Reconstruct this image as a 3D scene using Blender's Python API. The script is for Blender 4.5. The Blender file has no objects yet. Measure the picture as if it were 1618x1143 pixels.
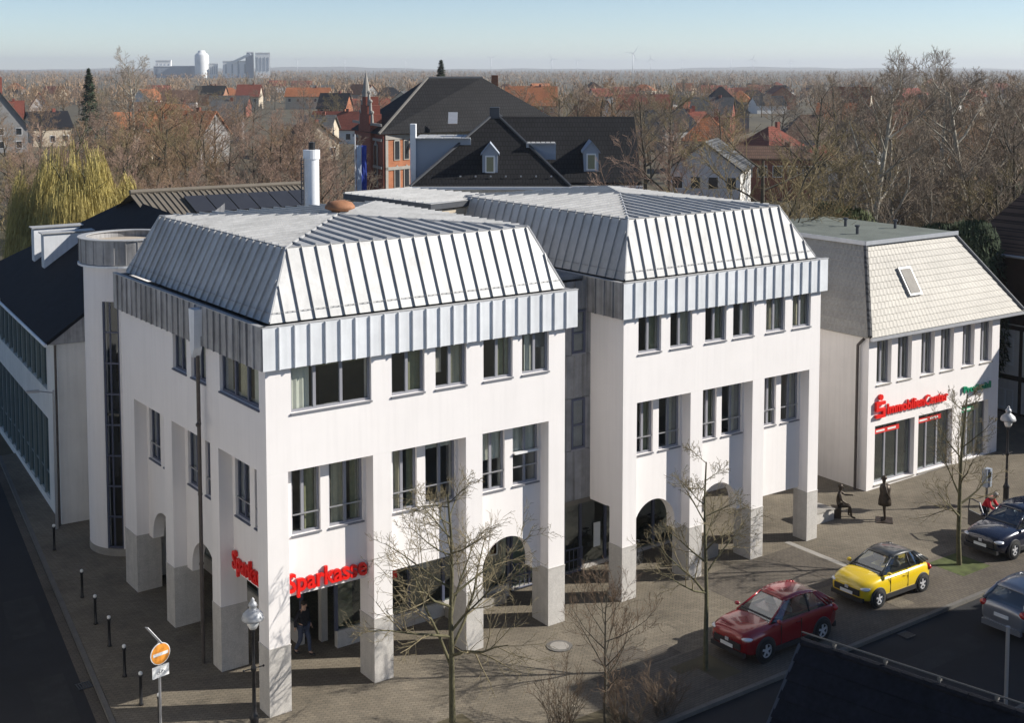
import bpy, bmesh, math, random
from mathutils import Vector, Matrix
rad = math.radians
SC = bpy.context.scene
COL = SC.collection

# ------------------------------------------------------------------ camera
# world: X runs along the main facade (to the right), Y runs back along its left face, Z up
FPX, CXP, CYP = 2085.0, 809.0, 270.0
YAW = rad(54.44)
PITCH = math.atan2(163.0, FPX)
CAM = Vector((-15.504, -33.544, 18.5))
_fw = Vector((math.cos(YAW), math.sin(YAW), 0)); RIGHT = Vector((math.sin(YAW), -math.cos(YAW), 0)); _up = Vector((0, 0, 1))
FWD = _fw * math.cos(PITCH) - _up * math.sin(PITCH)
UPV = _up * math.cos(PITCH) + _fw * math.sin(PITCH)
cd = bpy.data.cameras.new('camera'); cam = bpy.data.objects.new('camera', cd); COL.objects.link(cam)
cd.sensor_width = 36.0; cd.lens = 36.0 * FPX / 1618.0
cd.shift_y = -(571.5 - CYP) / 1618.0
cd.clip_start = 0.5; cd.clip_end = 40000
mm = Matrix((RIGHT, UPV, -FWD)).transposed().to_4x4(); mm.translation = CAM
cam.matrix_world = mm
SC.camera = cam

# ------------------------------------------------------------------ world, sun, exposure
SUN_EL, SUN_AZ = rad(30.5), rad(-31.6)          # azimuth measured from +X towards +Y
SUN_DIR = Vector((math.cos(SUN_EL) * math.cos(SUN_AZ), math.cos(SUN_EL) * math.sin(SUN_AZ), math.sin(SUN_EL)))
w = bpy.data.worlds.new('World'); SC.world = w; w.use_nodes = True
nt = w.node_tree; nt.nodes.clear()
out = nt.nodes.new('ShaderNodeOutputWorld'); bg = nt.nodes.new('ShaderNodeBackground'); sky = nt.nodes.new('ShaderNodeTexSky')
sky.sky_type = 'NISHITA'; sky.sun_disc = False; sky.sun_elevation = SUN_EL
sky.sun_rotation = math.pi / 2 - SUN_AZ            # sky measures clockwise from +Y
sky.air_density = 0.66; sky.dust_density = 0.0; sky.ozone_density = 2.0; sky.altitude = 100
bg.inputs['Strength'].default_value = 0.084
nt.links.new(sky.outputs[0], bg.inputs['Color']); nt.links.new(bg.outputs[0], out.inputs['Surface'])
sd = bpy.data.lights.new('sun', 'SUN'); sun = bpy.data.objects.new('sun', sd); COL.objects.link(sun)
sd.energy = 5.0; sd.angle = rad(0.5); sd.color = (1.0, 0.95, 0.87)
sun.rotation_euler = SUN_DIR.to_track_quat('Z', 'Y').to_euler()
sun.location = (20, -30, 60)
vs = SC.view_settings
vs.view_transform = 'Standard'; vs.look = 'None'; vs.exposure = 0.55; vs.gamma = 1.0; vs.use_curve_mapping = False

# ------------------------------------------------------------------ pixel helpers (a pixel is only a direction)
def ray(x, y): return FWD + RIGHT * ((x - CXP) / FPX) - UPV * ((y - CYP) / FPX)
def at(x, y, depth): return CAM + ray(x, y) * depth
def on_y(x, y, Y):
    r = ray(x, y); return CAM + r * ((Y - CAM.y) / r.y)
def on_x(x, y, X):
    r = ray(x, y); return CAM + r * ((X - CAM.x) / r.x)
def on_z(x, y, Z):
    r = ray(x, y); return CAM + r * ((Z - CAM.z) / r.z)
def gz(u, v): return .018 * min(max(u, -15), 45) + .012 * min(max(v, -20), 30)
def ground(x, y):
    z = 0
    for i in range(6):
        p = on_z(x, y, z); z = gz(p.x, p.y)
    return p

# ------------------------------------------------------------------ object helpers
def tag(o, label=None, cat=None, group=None, kind=None):
    if label: o['label'] = label
    if cat: o['category'] = cat
    if group: o['group'] = group
    if kind: o['kind'] = kind
    return o
def thing(name, label, cat, loc=(0, 0, 0), rz=0.0, group=None):
    o = bpy.data.objects.new(name, None); COL.objects.link(o)
    o.empty_display_size = .2
    o.location = loc; o.rotation_euler = (0, 0, rz)
    return tag(o, label, cat, group)
class MB:
    """collects faces of one mesh"""
    def __init__(s): s.v = []; s.f = []
    def add(s, vs, fs):
        b = len(s.v); s.v += [tuple(p) for p in vs]; s.f += [tuple(i + b for i in f) for f in fs]; return s
    def box(s, x0, y0, z0, x1, y1, z1):
        if x1 < x0: x0, x1 = x1, x0
        if y1 < y0: y0, y1 = y1, y0
        if z1 < z0: z0, z1 = z1, z0
        return s.add([(x0,y0,z0),(x1,y0,z0),(x1,y1,z0),(x0,y1,z0),(x0,y0,z1),(x1,y0,z1),(x1,y1,z1),(x0,y1,z1)],
                     [(0,3,2,1),(4,5,6,7),(0,1,5,4),(1,2,6,5),(2,3,7,6),(3,0,4,7)])
    def obox(s, c, ax, ay, az, hx, hy, hz):
        c = Vector(c); P = []
        for k in (-1, 1):
            for i, j in ((-1,-1),(1,-1),(1,1),(-1,1)): P.append(c + ax*(i*hx) + ay*(j*hy) + az*(k*hz))
        return s.add(P, [(0,3,2,1),(4,5,6,7),(0,1,5,4),(1,2,6,5),(2,3,7,6),(3,0,4,7)])
    def prism(s, poly, d):
        """closed prism: planar polygon swept by vector d"""
        poly = [Vector(p) for p in poly]; d = Vector(d); n = len(poly)
        nn = Vector((0,0,0))
        for i in range(n): nn += poly[i].cross(poly[(i+1) % n])
        if nn.dot(d) > 0: poly = poly[::-1]
        return s.add(poly + [p + d for p in poly],
                     [tuple(range(n)), tuple(range(2*n-1, n-1, -1))] + [(i, n+i, n+(i+1) % n, (i+1) % n) for i in range(n)])
    def tube(s, p0, p1, r0, r1=None, n=6, cap=True):
        if r1 is None: r1 = r0
        p0, p1 = Vector(p0), Vector(p1); d = p1 - p0
        if d.length < 1e-6: return s
        d.normalize(); a = d.orthogonal().normalized(); b = d.cross(a); P = []
        for p, r in ((p0, r0), (p1, r1)):
            for i in range(n):
                t = 2*math.pi*i/n; P.append(p + a*(math.cos(t)*r) + b*(math.sin(t)*r))
        F = [(i, (i+1) % n, n+(i+1) % n, n+i) for i in range(n)]
        if cap: F += [tuple(range(n-1, -1, -1)), tuple(range(n, 2*n))]
        return s.add(P, F)
    def path(s, pts, r, n=6):
        for a, b in zip(pts, pts[1:]): s.tube(a, b, r, r, n)
        return s
    def lathe(s, prof, c=(0,0,0), n=16, axis='z'):
        P = []; F = []; m = len(prof)
        for i in range(n):
            t = 2*math.pi*i/n; ct, st = math.cos(t), math.sin(t)
            for r, h in prof:
                if axis == 'z': P.append((c[0]+r*ct, c[1]+r*st, c[2]+h))
                elif axis == 'y': P.append((c[0]+r*ct, c[1]+h, c[2]-r*st))
                else: P.append((c[0]+h, c[1]+r*ct, c[2]+r*st))
        for i in range(n):
            j = (i+1) % n
            for k in range(m-1): F.append((i*m+k, j*m+k, j*m+k+1, i*m+k+1))
        return s.add(P, F)
    def ball(s, c, rx, ry=None, rz=None, n=10, m=7):
        ry = rx if ry is None else ry; rz = rx if rz is None else rz; P = []; F = []
        for k in range(m+1):
            ph = math.pi*k/m
            for i in range(n):
                t = 2*math.pi*i/n
                P.append((c[0]+rx*math.sin(ph)*math.cos(t), c[1]+ry*math.sin(ph)*math.sin(t), c[2]-rz*math.cos(ph)))
        for k in range(m):
            for i in range(n):
                j = (i+1) % n; F.append((k*n+i, k*n+j, (k+1)*n+j, (k+1)*n+i))
        return s.add(P, F)
    def mesh(s, name, m=None, smooth=False):
        me = bpy.data.meshes.new(name); me.from_pydata(s.v, [], s.f); me.update()
        if m: me.materials.append(m)
        if smooth: me.polygons.foreach_set('use_smooth', [True]*len(me.polygons))
        return me
    def build(s, name, m, parent=None, smooth=False, local=False):
        o = bpy.data.objects.new(name, s.mesh(name, m, smooth)); COL.objects.link(o)
        if parent is not None: attach(o, parent, local)
        return o
def attach(o, parent, local=False):
    o.parent = parent
    if not local:                      # vertices are given in world coordinates
        M = Matrix.Identity(4); p = parent
        ch = []
        while p is not None: ch.append(p); p = p.parent
        for q in reversed(ch): M = M @ q.matrix_parent_inverse @ Matrix.LocRotScale(q.location, q.rotation_euler, q.scale)
        o.matrix_parent_inverse = M.inverted()
    return o
def kids(o): return CHILD.get(o.name, None) or list(o.children)
CHILD = {}
def copy_tree(o, parent=None):
    c = o.copy(); COL.objects.link(c); c.parent = parent
    for ch in list(o.children): copy_tree(ch, c)
    return c

# ------------------------------------------------------------------ materials
def mat(name, col, rough=.7, metal=0., var=.12, scale=2.5, bump=0., bscale=60., spec=.5, coat=0., rnd=0., streak=0., fine=0.):
    m = bpy.data.materials.new(name); m.use_nodes = True; n = m.node_tree; L = n.links
    bs = n.nodes['Principled BSDF']
    bs.inputs['Roughness'].default_value = rough; bs.inputs['Metallic'].default_value = metal
    bs.inputs['Specular IOR Level'].default_value = spec; bs.inputs['Coat Weight'].default_value = coat
    bs.inputs['Coat Roughness'].default_value = .05
    tc = n.nodes.new('ShaderNodeTexCoord')
    c4 = lambda k: (min(col[0]*k, 1), min(col[1]*k, 1), min(col[2]*k, 1), 1)
    src = None
    if var > 0:
        no = n.nodes.new('ShaderNodeTexNoise'); no.inputs['Scale'].default_value = scale; no.inputs['Detail'].default_value = 6; no.inputs['Roughness'].default_value = .65
        L.new(tc.outputs['Object'], no.inputs['Vector'])
        mr = n.nodes.new('ShaderNodeMapRange'); mr.inputs[1].default_value = .3; mr.inputs[2].default_value = .7
        L.new(no.outputs[0], mr.inputs[0])
        mx = n.nodes.new('ShaderNodeMix'); mx.data_type = 'RGBA'
        mx.inputs['A'].default_value = c4(1-var); mx.inputs['B'].default_value = c4(1+var)
        L.new(mr.outputs[0], mx.inputs['Factor']); src = mx.outputs['Result']
        if streak > 0:                 # rain streaks: noise stretched along z
            mp = n.nodes.new('ShaderNodeMapping'); mp.inputs['Scale'].default_value = (5, 5, .22)
            L.new(tc.outputs['Object'], mp.inputs['Vector'])
            n2 = n.nodes.new('ShaderNodeTexNoise'); n2.inputs['Scale'].default_value = 1.3; n2.inputs['Detail'].default_value = 5
            L.new(mp.outputs[0], n2.inputs['Vector'])
            r2 = n.nodes.new('ShaderNodeMapRange'); r2.inputs[1].default_value = .45; r2.inputs[2].default_value = .75; r2.inputs[3].default_value = 1.; r2.inputs[4].default_value = 1-streak
            L.new(n2.outputs[0], r2.inputs[0])
            hs = n.nodes.new('ShaderNodeHueSaturation'); L.new(src, hs.inputs['Color']); L.new(r2.outputs[0], hs.inputs['Value']); src = hs.outputs[0]
        if fine > 0:
            n3 = n.nodes.new('ShaderNodeTexNoise'); n3.inputs['Scale'].default_value = bscale; n3.inputs['Detail'].default_value = 3
            L.new(tc.outputs['Object'], n3.inputs['Vector'])
            r3 = n.nodes.new('ShaderNodeMapRange'); r3.inputs[1].default_value = .3; r3.inputs[2].default_value = .7; r3.inputs[3].default_value = 1-fine; r3.inputs[4].default_value = 1+fine
            L.new(n3.outputs[0], r3.inputs[0])
            hs = n.nodes.new('ShaderNodeHueSaturation'); L.new(src, hs.inputs['Color']); L.new(r3.outputs[0], hs.inputs['Value']); src = hs.outputs[0]
        if rnd > 0:
            oi = n.nodes.new('ShaderNodeObjectInfo'); r4 = n.nodes.new('ShaderNodeMapRange'); r4.inputs[3].default_value = 1-rnd; r4.inputs[4].default_value = 1+rnd
            L.new(oi.outputs['Random'], r4.inputs[0])
            hs = n.nodes.new('ShaderNodeHueSaturation'); L.new(src, hs.inputs['Color']); L.new(r4.outputs[0], hs.inputs['Value']); src = hs.outputs[0]
        L.new(src, bs.inputs['Base Color'])
    else: bs.inputs['Base Color'].default_value = c4(1)
    if bump > 0:
        nb = n.nodes.new('ShaderNodeTexNoise'); nb.inputs['Scale'].default_value = bscale; nb.inputs['Detail'].default_value = 4
        L.new(tc.outputs['Object'], nb.inputs['Vector'])
        b = n.nodes.new('ShaderNodeBump'); b.inputs['Strength'].default_value = bump; b.inputs['Distance'].default_value = .03
        L.new(nb.outputs[0], b.inputs['Height']); L.new(b.outputs[0], bs.inputs['Normal'])
    return m
def brickmat(name, c1, c2, mortar, bw, bh, msize, rough=.85, rot=(0,0,0), bump=.4, var=.25):
    m = bpy.data.materials.new(name); m.use_nodes = True; n = m.node_tree; L = n.links
    bs = n.nodes['Principled BSDF']; bs.inputs['Roughness'].default_value = rough; bs.inputs['Specular IOR Level'].default_value = .15
    tc = n.nodes.new('ShaderNodeTexCoord'); mp = n.nodes.new('ShaderNodeMapping'); mp.inputs['Rotation'].default_value = rot
    L.new(tc.outputs['Object'], mp.inputs['Vector'])
    b = n.nodes.new('ShaderNodeTexBrick'); b.inputs['Scale'].default_value = 1; b.inputs['Brick Width'].default_value = bw; b.inputs['Row Height'].default_value = bh
    b.inputs['Mortar Size'].default_value = msize; b.inputs['Color1'].default_value = (*c1, 1); b.inputs['Color2'].default_value = (*c2, 1); b.inputs['Mortar'].default_value = (*mortar, 1)
    L.new(mp.outputs[0], b.inputs['Vector'])
    no = n.nodes.new('ShaderNodeTexNoise'); no.inputs['Scale'].default_value = .35; no.inputs['Detail'].default_value = 8; no.inputs['Roughness'].default_value = .7
    L.new(tc.outputs['Object'], no.inputs['Vector'])
    r = n.nodes.new('ShaderNodeMapRange'); r.inputs[1].default_value = .3; r.inputs[2].default_value = .7; r.inputs[3].default_value = 1-var; r.inputs[4].default_value = 1+var
    L.new(no.outputs[0], r.inputs[0])
    hs = n.nodes.new('ShaderNodeHueSaturation'); L.new(b.outputs['Color'], hs.inputs['Color']); L.new(r.outputs[0], hs.inputs['Value']); L.new(hs.outputs[0], bs.inputs['Base Color'])
    bp = n.nodes.new('ShaderNodeBump'); bp.inputs['Strength'].default_value = bump; bp.inputs['Distance'].default_value = .02; bp.invert = True
    L.new(b.outputs['Fac'], bp.inputs['Height']); L.new(bp.outputs[0], bs.inputs['Normal'])
    return m
def glassmat(name, tint, refl=.25, rough=.02):
    m = bpy.data.materials.new(name); m.use_nodes = True; n = m.node_tree; L = n.links
    n.nodes.remove(n.nodes['Principled BSDF'])
    t = n.nodes.new('ShaderNodeBsdfTransparent'); t.inputs[0].default_value = (*tint, 1)
    g = n.nodes.new('ShaderNodeBsdfGlossy'); g.inputs['Roughness'].default_value = rough; g.inputs['Color'].default_value = (.9, .95, 1, 1)
    lw = n.nodes.new('ShaderNodeLayerWeight'); lw.inputs['Blend'].default_value = .5
    pw = n.nodes.new('ShaderNodeMath'); pw.operation = 'POWER'; pw.inputs[1].default_value = 3.5; L.new(lw.outputs['Facing'], pw.inputs[0])
    ma = n.nodes.new('ShaderNodeMath'); ma.operation = 'MULTIPLY_ADD'; ma.inputs[1].default_value = .7; ma.inputs[2].default_value = refl*.3; L.new(pw.outputs[0], ma.inputs[0])
    mx = n.nodes.new('ShaderNodeMixShader'); L.new(ma.outputs[0], mx.inputs[0]); L.new(t.outputs[0], mx.inputs[1]); L.new(g.outputs[0], mx.inputs[2])
    L.new(mx.outputs[0], n.nodes['Material Output'].inputs['Surface'])
    return m
MT = {}
def mk(k, *a, **kw): MT[k] = mat(k, *a, **kw)
mk('stucco', (.80, .765, .742), .9, var=.025, scale=.8, bump=.08, bscale=140, streak=.05)
mk('stucco_cream', (.74, .70, .66), .9, var=.05, scale=.8, bump=.08, bscale=140, streak=.08)
mk('stone', (.49, .465, .43), .75, var=.10, scale=3, fine=.15, bscale=40, streak=.12)
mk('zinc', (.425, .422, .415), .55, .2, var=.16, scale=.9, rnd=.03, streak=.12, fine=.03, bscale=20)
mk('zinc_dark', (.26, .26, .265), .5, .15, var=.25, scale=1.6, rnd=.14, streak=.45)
mk('zinc_mottled', (.33, .325, .325), .55, .15, var=.28, scale=1.3, rnd=.18, streak=.5)  # darker zinc, mottled and streaked, tone varying from sheet to sheet
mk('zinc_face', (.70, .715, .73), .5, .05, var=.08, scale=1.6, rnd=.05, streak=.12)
mk('gutter', (.06, .065, .075), .6, .2)
mk('frame', (.27, .27, .295), .5, var=.04)
mk('frame_blue', (.075, .085, .13), .45, var=.05)  # blue mullions; also carries the shade tone of the side-wall frames
mk('frame_white', (.75, .75, .74), .5, var=.03)
mk('frame_teal', (.16, .21, .22), .5, var=.05)
mk('sill', (.19, .19, .205), .55, var=.05)
mk('curtain', (.50, .45, .33), .95, var=.1, scale=8)
mk('curtain_green', (.27, .26, .16), .95, var=.12, scale=8)
mk('blind', (.66, .64, .56), .9, var=.05)
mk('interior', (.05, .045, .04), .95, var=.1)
mk('interior_glow', (.60, .64, .52), .9, var=.08)  # pale tone in place of interior light, no emission
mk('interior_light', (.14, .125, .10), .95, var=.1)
mk('asphalt_patch', (.022, .022, .023), .92, var=.3, scale=1.5, fine=.3, bscale=50)
mk('asphalt', (.014, .014, .016), .9, var=.35, scale=.4, bump=.25, bscale=60, fine=.25)
mk('soil', (.075, .062, .035), .98, var=.35, scale=.05, fine=.3, bscale=.6)
mk('grass', (.085, .105, .03), .98, var=.35, scale=.15, fine=.3, bscale=3)
mk('kerb', (.13, .122, .11), .85, var=.15, scale=2, fine=.15)
mk('strip', (.30, .28, .25), .85, var=.12, scale=2, fine=.12)
mk('slate', (.011, .012, .017), .85, spec=.2, var=.25, scale=1.5, fine=.25, bscale=9)
mk('tile_grey', (.355, .33, .285), .6, var=.12, scale=1.2, fine=.12, bscale=14, rnd=.05)
mk('flat_roof', (.125, .14, .12), .95, var=.2, scale=.7, fine=.2, bscale=14)
mk('gravel', (.42, .36, .29), .95, var=.2, scale=20, bump=.4, bscale=50)
mk('cement_roof', (.135, .115, .09), .85, var=.15, scale=1.5, rnd=.05)
mk('solar', (.035, .036, .042), .35, .1, var=.12, scale=1)
mk('timber', (.035, .018, .012), .85, var=.2)
mk('bark', (.085, .072, .05), .95, var=.3, scale=6, bump=.5, bscale=25)
mk('bark_moss', (.105, .095, .05), .95, var=.35, scale=5, bump=.5, bscale=25)
mk('bark_pale', (.34, .31, .25), .9, var=.35, scale=2.5, bump=.4, bscale=20)
mk('twig_brown', (.28, .185, .11), .95, var=.2, scale=.6, rnd=.16)
mk('twig_red', (.31, .21, .155), .95, var=.2, scale=.6, rnd=.14)
mk('twig_grey', (.22, .175, .13), .95, var=.25, scale=.6, rnd=.16)
mk('twig_olive', (.22, .17, .085), .95, var=.2, scale=.6, rnd=.16)
mk('twig_street', (.20, .165, .095), .95, var=.25, scale=4)
mk('twig_shrub', (.14, .095, .06), .95, var=.3, scale=4)
mk('willow', (.42, .345, .115), .9, var=.3, scale=1.2)
mk('evergreen', (.028, .045, .018), .9, var=.4, scale=1.5)
mk('evergreen_light', (.07, .085, .03), .9, var=.35, scale=1.5)
mk('bronze', (.055, .042, .032), .45, .6, var=.25, scale=9)
mk('black_paint', (.012, .012, .014), .4, var=.05)
mk('grey_metal', (.42, .42, .43), .45, .6, var=.08)
mk('galv', (.50, .51, .53), .45, .5, var=.08)
mk('downpipe', (.085, .07, .062), .6, .2, var=.2, scale=4)
mk('white_paint', (.78, .79, .80), .5, var=.03)
mk('lamp_glass', (.72, .72, .70), .3, var=.04)
mk('lamp_hood', (.40, .41, .42), .5, .2, var=.1)
mk('letters', (.75, .012, .008), .4, var=.03)
mk('letters_green', (.01, .28, .14), .4, var=.03)
mk('poster_red', (.62, .025, .02), .5, var=.08, scale=3)
mk('poster_white', (.72, .73, .70), .5, var=.05)
mk('sign_orange', (.78, .30, .04), .5, var=.25, scale=4)
mk('sign_white', (.76, .77, .76), .5, var=.04)
mk('sign_ink', (.05, .06, .09), .6, var=.05)
mk('rust', (.30, .135, .065), .8, var=.35, scale=4)
mk('rubber', (.012, .012, .012), .85, var=.1)
mk('rim', (.55, .55, .56), .35, .15, var=.05)
mk('paint_red', (.26, .004, .009), .22, .2, var=.03, coat=1.)
mk('paint_yellow', (.72, .50, .01), .3, .0, var=.03, coat=1.)
mk('paint_navy', (.012, .016, .035), .25, .2, var=.03, coat=1.)
mk('paint_silver', (.29, .305, .335), .3, .55, var=.03, coat=1.)
mk('paint_blackroof', (.035, .037, .036), .3, .0, var=.05, coat=.6)
mk('car_glass', (.010, .012, .016), .03, var=.0, spec=1., coat=1.)
mk('car_plastic', (.018, .018, .02), .6, var=.08)
mk('head_light', (.65, .68, .72), .12, .3, var=.03, coat=1.)
mk('tail_light', (.45, .01, .012), .2, var=.03, coat=1.)
mk('skin', (.52, .33, .24), .6, var=.06)
mk('hair', (.03, .022, .016), .7, var=.2)
mk('hair_grey', (.20, .19, .18), .7, var=.2)
mk('jacket_dark', (.012, .013, .02), .85, var=.15)
mk('jacket_red', (.55, .015, .03), .8, var=.12)
mk('jeans', (.05, .065, .11), .9, var=.2, scale=10)
mk('flag_blue', (.02, .05, .32), .85, var=.1)
mk('flag_pale', (.45, .52, .62), .85, var=.08)
mk('wall_white', (.72, .70, .66), .9, var=.08, scale=.6, streak=.1)
mk('wall_grey', (.24, .235, .23), .9, var=.12, scale=.6, streak=.12)
mk('wall_beige', (.50, .43, .33), .9, var=.1, scale=.6, streak=.1)
mk('concrete', (.78, .78, .77), .85, var=.08, scale=.05)
mk('plant_grey', (.30, .34, .40), .8, var=.1, scale=.03)
mk('turbine', (.85, .86, .88), .6, var=.02)
mk('shutter', (.30, .27, .24), .8, var=.1)
mk('dark_glass', (.02, .024, .03), .08, var=0, spec=.7)
MT['glass'] = glassmat('glass', (.93, .95, .94), .16)
MT['car_window'] = glassmat('car_window', (.62, .66, .66), .5)
MT['glass_teal'] = glassmat('glass_teal', (.55, .66, .67), .3)
MT['glass_shop'] = glassmat('glass_shop', (.66, .72, .69), .4)
MT['paver'] = brickmat('paver', (.198, .17, .129), (.158, .138, .107), (.097, .084, .067), .2, .1, .008, rot=(0, 0, .785), var=.3)
MT['paver_dark'] = brickmat('paver_dark', (.135, .116, .093), (.112, .097, .080), (.072, .063, .053), .2, .1, .008, var=.3)
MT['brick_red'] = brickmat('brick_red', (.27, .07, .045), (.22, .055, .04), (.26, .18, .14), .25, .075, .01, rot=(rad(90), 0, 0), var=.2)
MT['brick_orange'] = brickmat('brick_orange', (.40, .14, .06), (.34, .11, .05), (.3, .2, .14), .25, .075, .01, rot=(rad(90), 0, 0), var=.2)
def tilemat(k, c, row=.33, colw=.25, var=.25):
    MT[k] = brickmat(k, c, tuple(x*.8 for x in c), tuple(x*.4 for x in c), colw, row, .03, rough=.75, rot=(rad(90), 0, 0), bump=.6, var=var)
tilemat('tile_orange', (.40, .15, .065)); tilemat('tile_red', (.25, .075, .05)); tilemat('tile_brown', (.14, .085, .06)); tilemat('tile_dark', (.017, .017, .019)); tilemat('tile_black', (.019, .019, .021)); tilemat('tile_greyd', (.12, .12, .12))
# ================================================================== the ground
def struct(o, kind='structure'): o['kind'] = kind; return o
def axis(a, b, near, far):
    L = []
    x = 0.
    return L
gx = [-9000, -5000, -2500, -1200, -600, -300, -120, -60, -15, 45, 90, 160, 300, 600, 1200, 2500, 5000, 9000, 14000]
gy = [-9000, -3000, -1000, -300, -120, -50, -20, 30, 60, 110, 200, 350, 700, 1300, 2500, 5000, 9000, 14000]
g = MB(); nx = len(gx)
for y in gy:
    for x in gx: g.v.append((x, y, gz(x, y) - .13))
for j in range(len(gy)-1):
    for i in range(nx-1): g.f.append((j*nx+i, j*nx+i+1, (j+1)*nx+i+1, (j+1)*nx+i))
struct(g.build('ground', MT['soil']))
def slab(name, poly, m, dz, thick=0., parent=None):
    """sheet or slab that follows the (planar) fall of the site"""
    P = [(x, y, gz(x, y) + dz) for x, y in poly]
    b = MB()
    if thick: b.prism([(p[0], p[1], p[2]-thick) for p in P], (0, 0, thick))
    else: b.add(P, [tuple(range(len(P)))])
    return b.build(name, m, parent)
KA, KB = Vector((-3.95, .3)), Vector((0.32, 30.))           # kerb of the side street
kd = (KB-KA).normalized()
def kp(t): return KA + kd*t
lo, hi = kp(-7.0), kp(29.6)
FR = -6.9                                                     # front kerb of the main street
pv = struct(slab('pavement', [(lo.x, FR), (45, FR), (45, 29.7), (hi.x, 29.7)], MT['paver'], 0, .12))
struct(slab('road', [(-15, -12.2), (45, -12.2), (45, FR), (-15, FR)], MT['asphalt'], -.118))
struct(slab('side_road', [(-15, FR), (lo.x, FR), (hi.x, 29.7), (-15, 29.7)], MT['asphalt'], -.114))
pv2 = struct(slab('opposite_pavement', [(-15, -19.9), (45, -19.9), (45, -12.2), (-15, -12.2)], MT['paver_dark'], -.01, .1))
# kerb stones, one object each
kn = 0
def kerb(p0, p1, parent, wid=.14, top=.012):
    d = (p1-p0); n = int(d.length/1.0); e = d.normalized(); s = Vector((-e.y, e.x)); L = d.length/n
    for i in range(n):
        a = p0 + e*(i*L+.006); b = p0 + e*((i+1)*L-.006)
        q = [a - s*wid, b - s*wid, b + s*.01, a + s*.01]
        m = MB(); m.prism([(p.x, p.y, gz(p.x, p.y)-.1) for p in q], (0, 0, .1+top)); m.build('kerb_stone', MT['kerb'], parent)
kerb(Vector((hi.x, 29.7)), lo, pv)
kerb(Vector((44.9, FR)), Vector((lo.x+.3, FR)), pv)
kerb(Vector((-14.8, -12.2)), Vector((44.9, -12.2)), pv2)
# gutter row of setts beside the side-street kerb
a, b = kp(-7) , kp(29)
s = Vector((-kd.y, kd.x))
struct(slab('gutter_strip', [(a.x+s.x*.16, a.y), (a.x+s.x*.46, a.y), (b.x+s.x*.46, b.y), (b.x+s.x*.16, b.y)], MT['paver_dark'], -.109))
# flush stone bands and darker bays in the paving
for k, (u0, u1, v0, v1, m) in enumerate([(21.55, 21.8, -3.3, .4, 'strip'), (16.2, 21.5, -3.3, -.05, 'paver_dark'), (-2.6, -.2, -6.6, -.05, 'paver_dark'), (23.0, 44.0, -6.75, -3.9, 'paver_dark'), (8.6, 23.0, -6.75, -4.1, 'paver_dark')]):
    struct(slab('paving_band', [(u0, v0), (u1, v0), (u1, v1), (u0, v1)], MT[m], .004))
Rp = random.Random(12)
for k in range(16):                                   # relaid patches in the paving
    u0, v0 = Rp.uniform(-2, 30), Rp.uniform(-6.3, -.8); a_, b_ = Rp.uniform(.5, 1.9), Rp.uniform(.4, 1.1)
    struct(slab('paving_patch', [(u0, v0), (u0+a_, v0), (u0+a_, v0+b_), (u0, v0+b_)], MT['paver_dark'] if k % 3 else MT['paver'], .0065+.0006*k))
# tree pits and a lawn strip
for (x, y) in ((11.96, -5.29), (25.07, -4.88), (3.72, -3.81), (7.4, -6.0)):
    struct(slab('tree_pit', [(x-.8, y-.75), (x+.8, y-.75), (x+.8, y+.75), (x-.8, y+.75)], MT['soil'] if x != 25.07 else MT['grass'], .009))
struct(slab('lawn', [(48, 14), (110, 0), (150, 60), (70, 60)], MT['grass'], -.1))
for k, (u0, v0, a_, b_) in enumerate(((16.5, -9.2, 4.2, .9), (24.5, -10.8, 1.6, 2.4), (11, -11.5, 2.2, 1.2))):
    struct(slab('road_patch', [(u0, v0), (u0+a_, v0), (u0+a_, v0+b_), (u0, v0+b_)], MT['asphalt_patch'], -.112+.0005*k))
for k, t_ in enumerate((3.0, 9.5)):
    q_ = kp(t_); u0, v0 = q_.x-.62, q_.y
    struct(slab('road_patch', [(u0-1.3, v0), (u0-.2, v0), (u0-.2+.45, v0+3.2), (u0-1.3+.45, v0+3.2)], MT['asphalt_patch'], -.104))
for k, (u0, v0, lab) in enumerate(((19.0, FR-.35, 'iron drain grate in the road gutter behind the red car'), (24.6, FR-.35, 'iron drain grate in the road gutter near the blue-grey car'), (kp(5).x-.4, kp(5).y, 'iron drain grate in the side street gutter left of the bollards'))):
    t = thing('drain_grate', lab, 'drain', (u0, v0, gz(u0, v0)-.1)); m = MB()
    for i in range(6): m.box(-.2+.075*i, -.18, 0, -.165+.075*i, .18, .02)
    m.box(-.22, -.21, 0, .22, -.181, .022); m.box(-.22, .181, 0, .22, .21, .022); m.build('grate', MT['gutter'], t, False, True)
# manhole covers
for k, (px, py, lab) in enumerate(((884, 1022, 'round pale manhole cover in the paving before the right end of the front pavilion'), (1405, 1063, 'round manhole cover in the dark carriageway behind the red car'))):
    p = ground(px, py)
    t = thing('manhole_cover', lab, 'manhole', p)
    z = p.z + .004 if p.y > FR else p.z-.114
    m = MB(); m.lathe([(.0, .02), (.30, .02), (.30, 0)], (p.x, p.y, z), 20); m.build('lid', MT['strip'], t)
    m = MB(); m.lathe([(.31, 0), (.31, .016), (.42, .014), (.42, 0)], (p.x, p.y, z), 20); m.build('ring', MT['kerb'], t)
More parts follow.
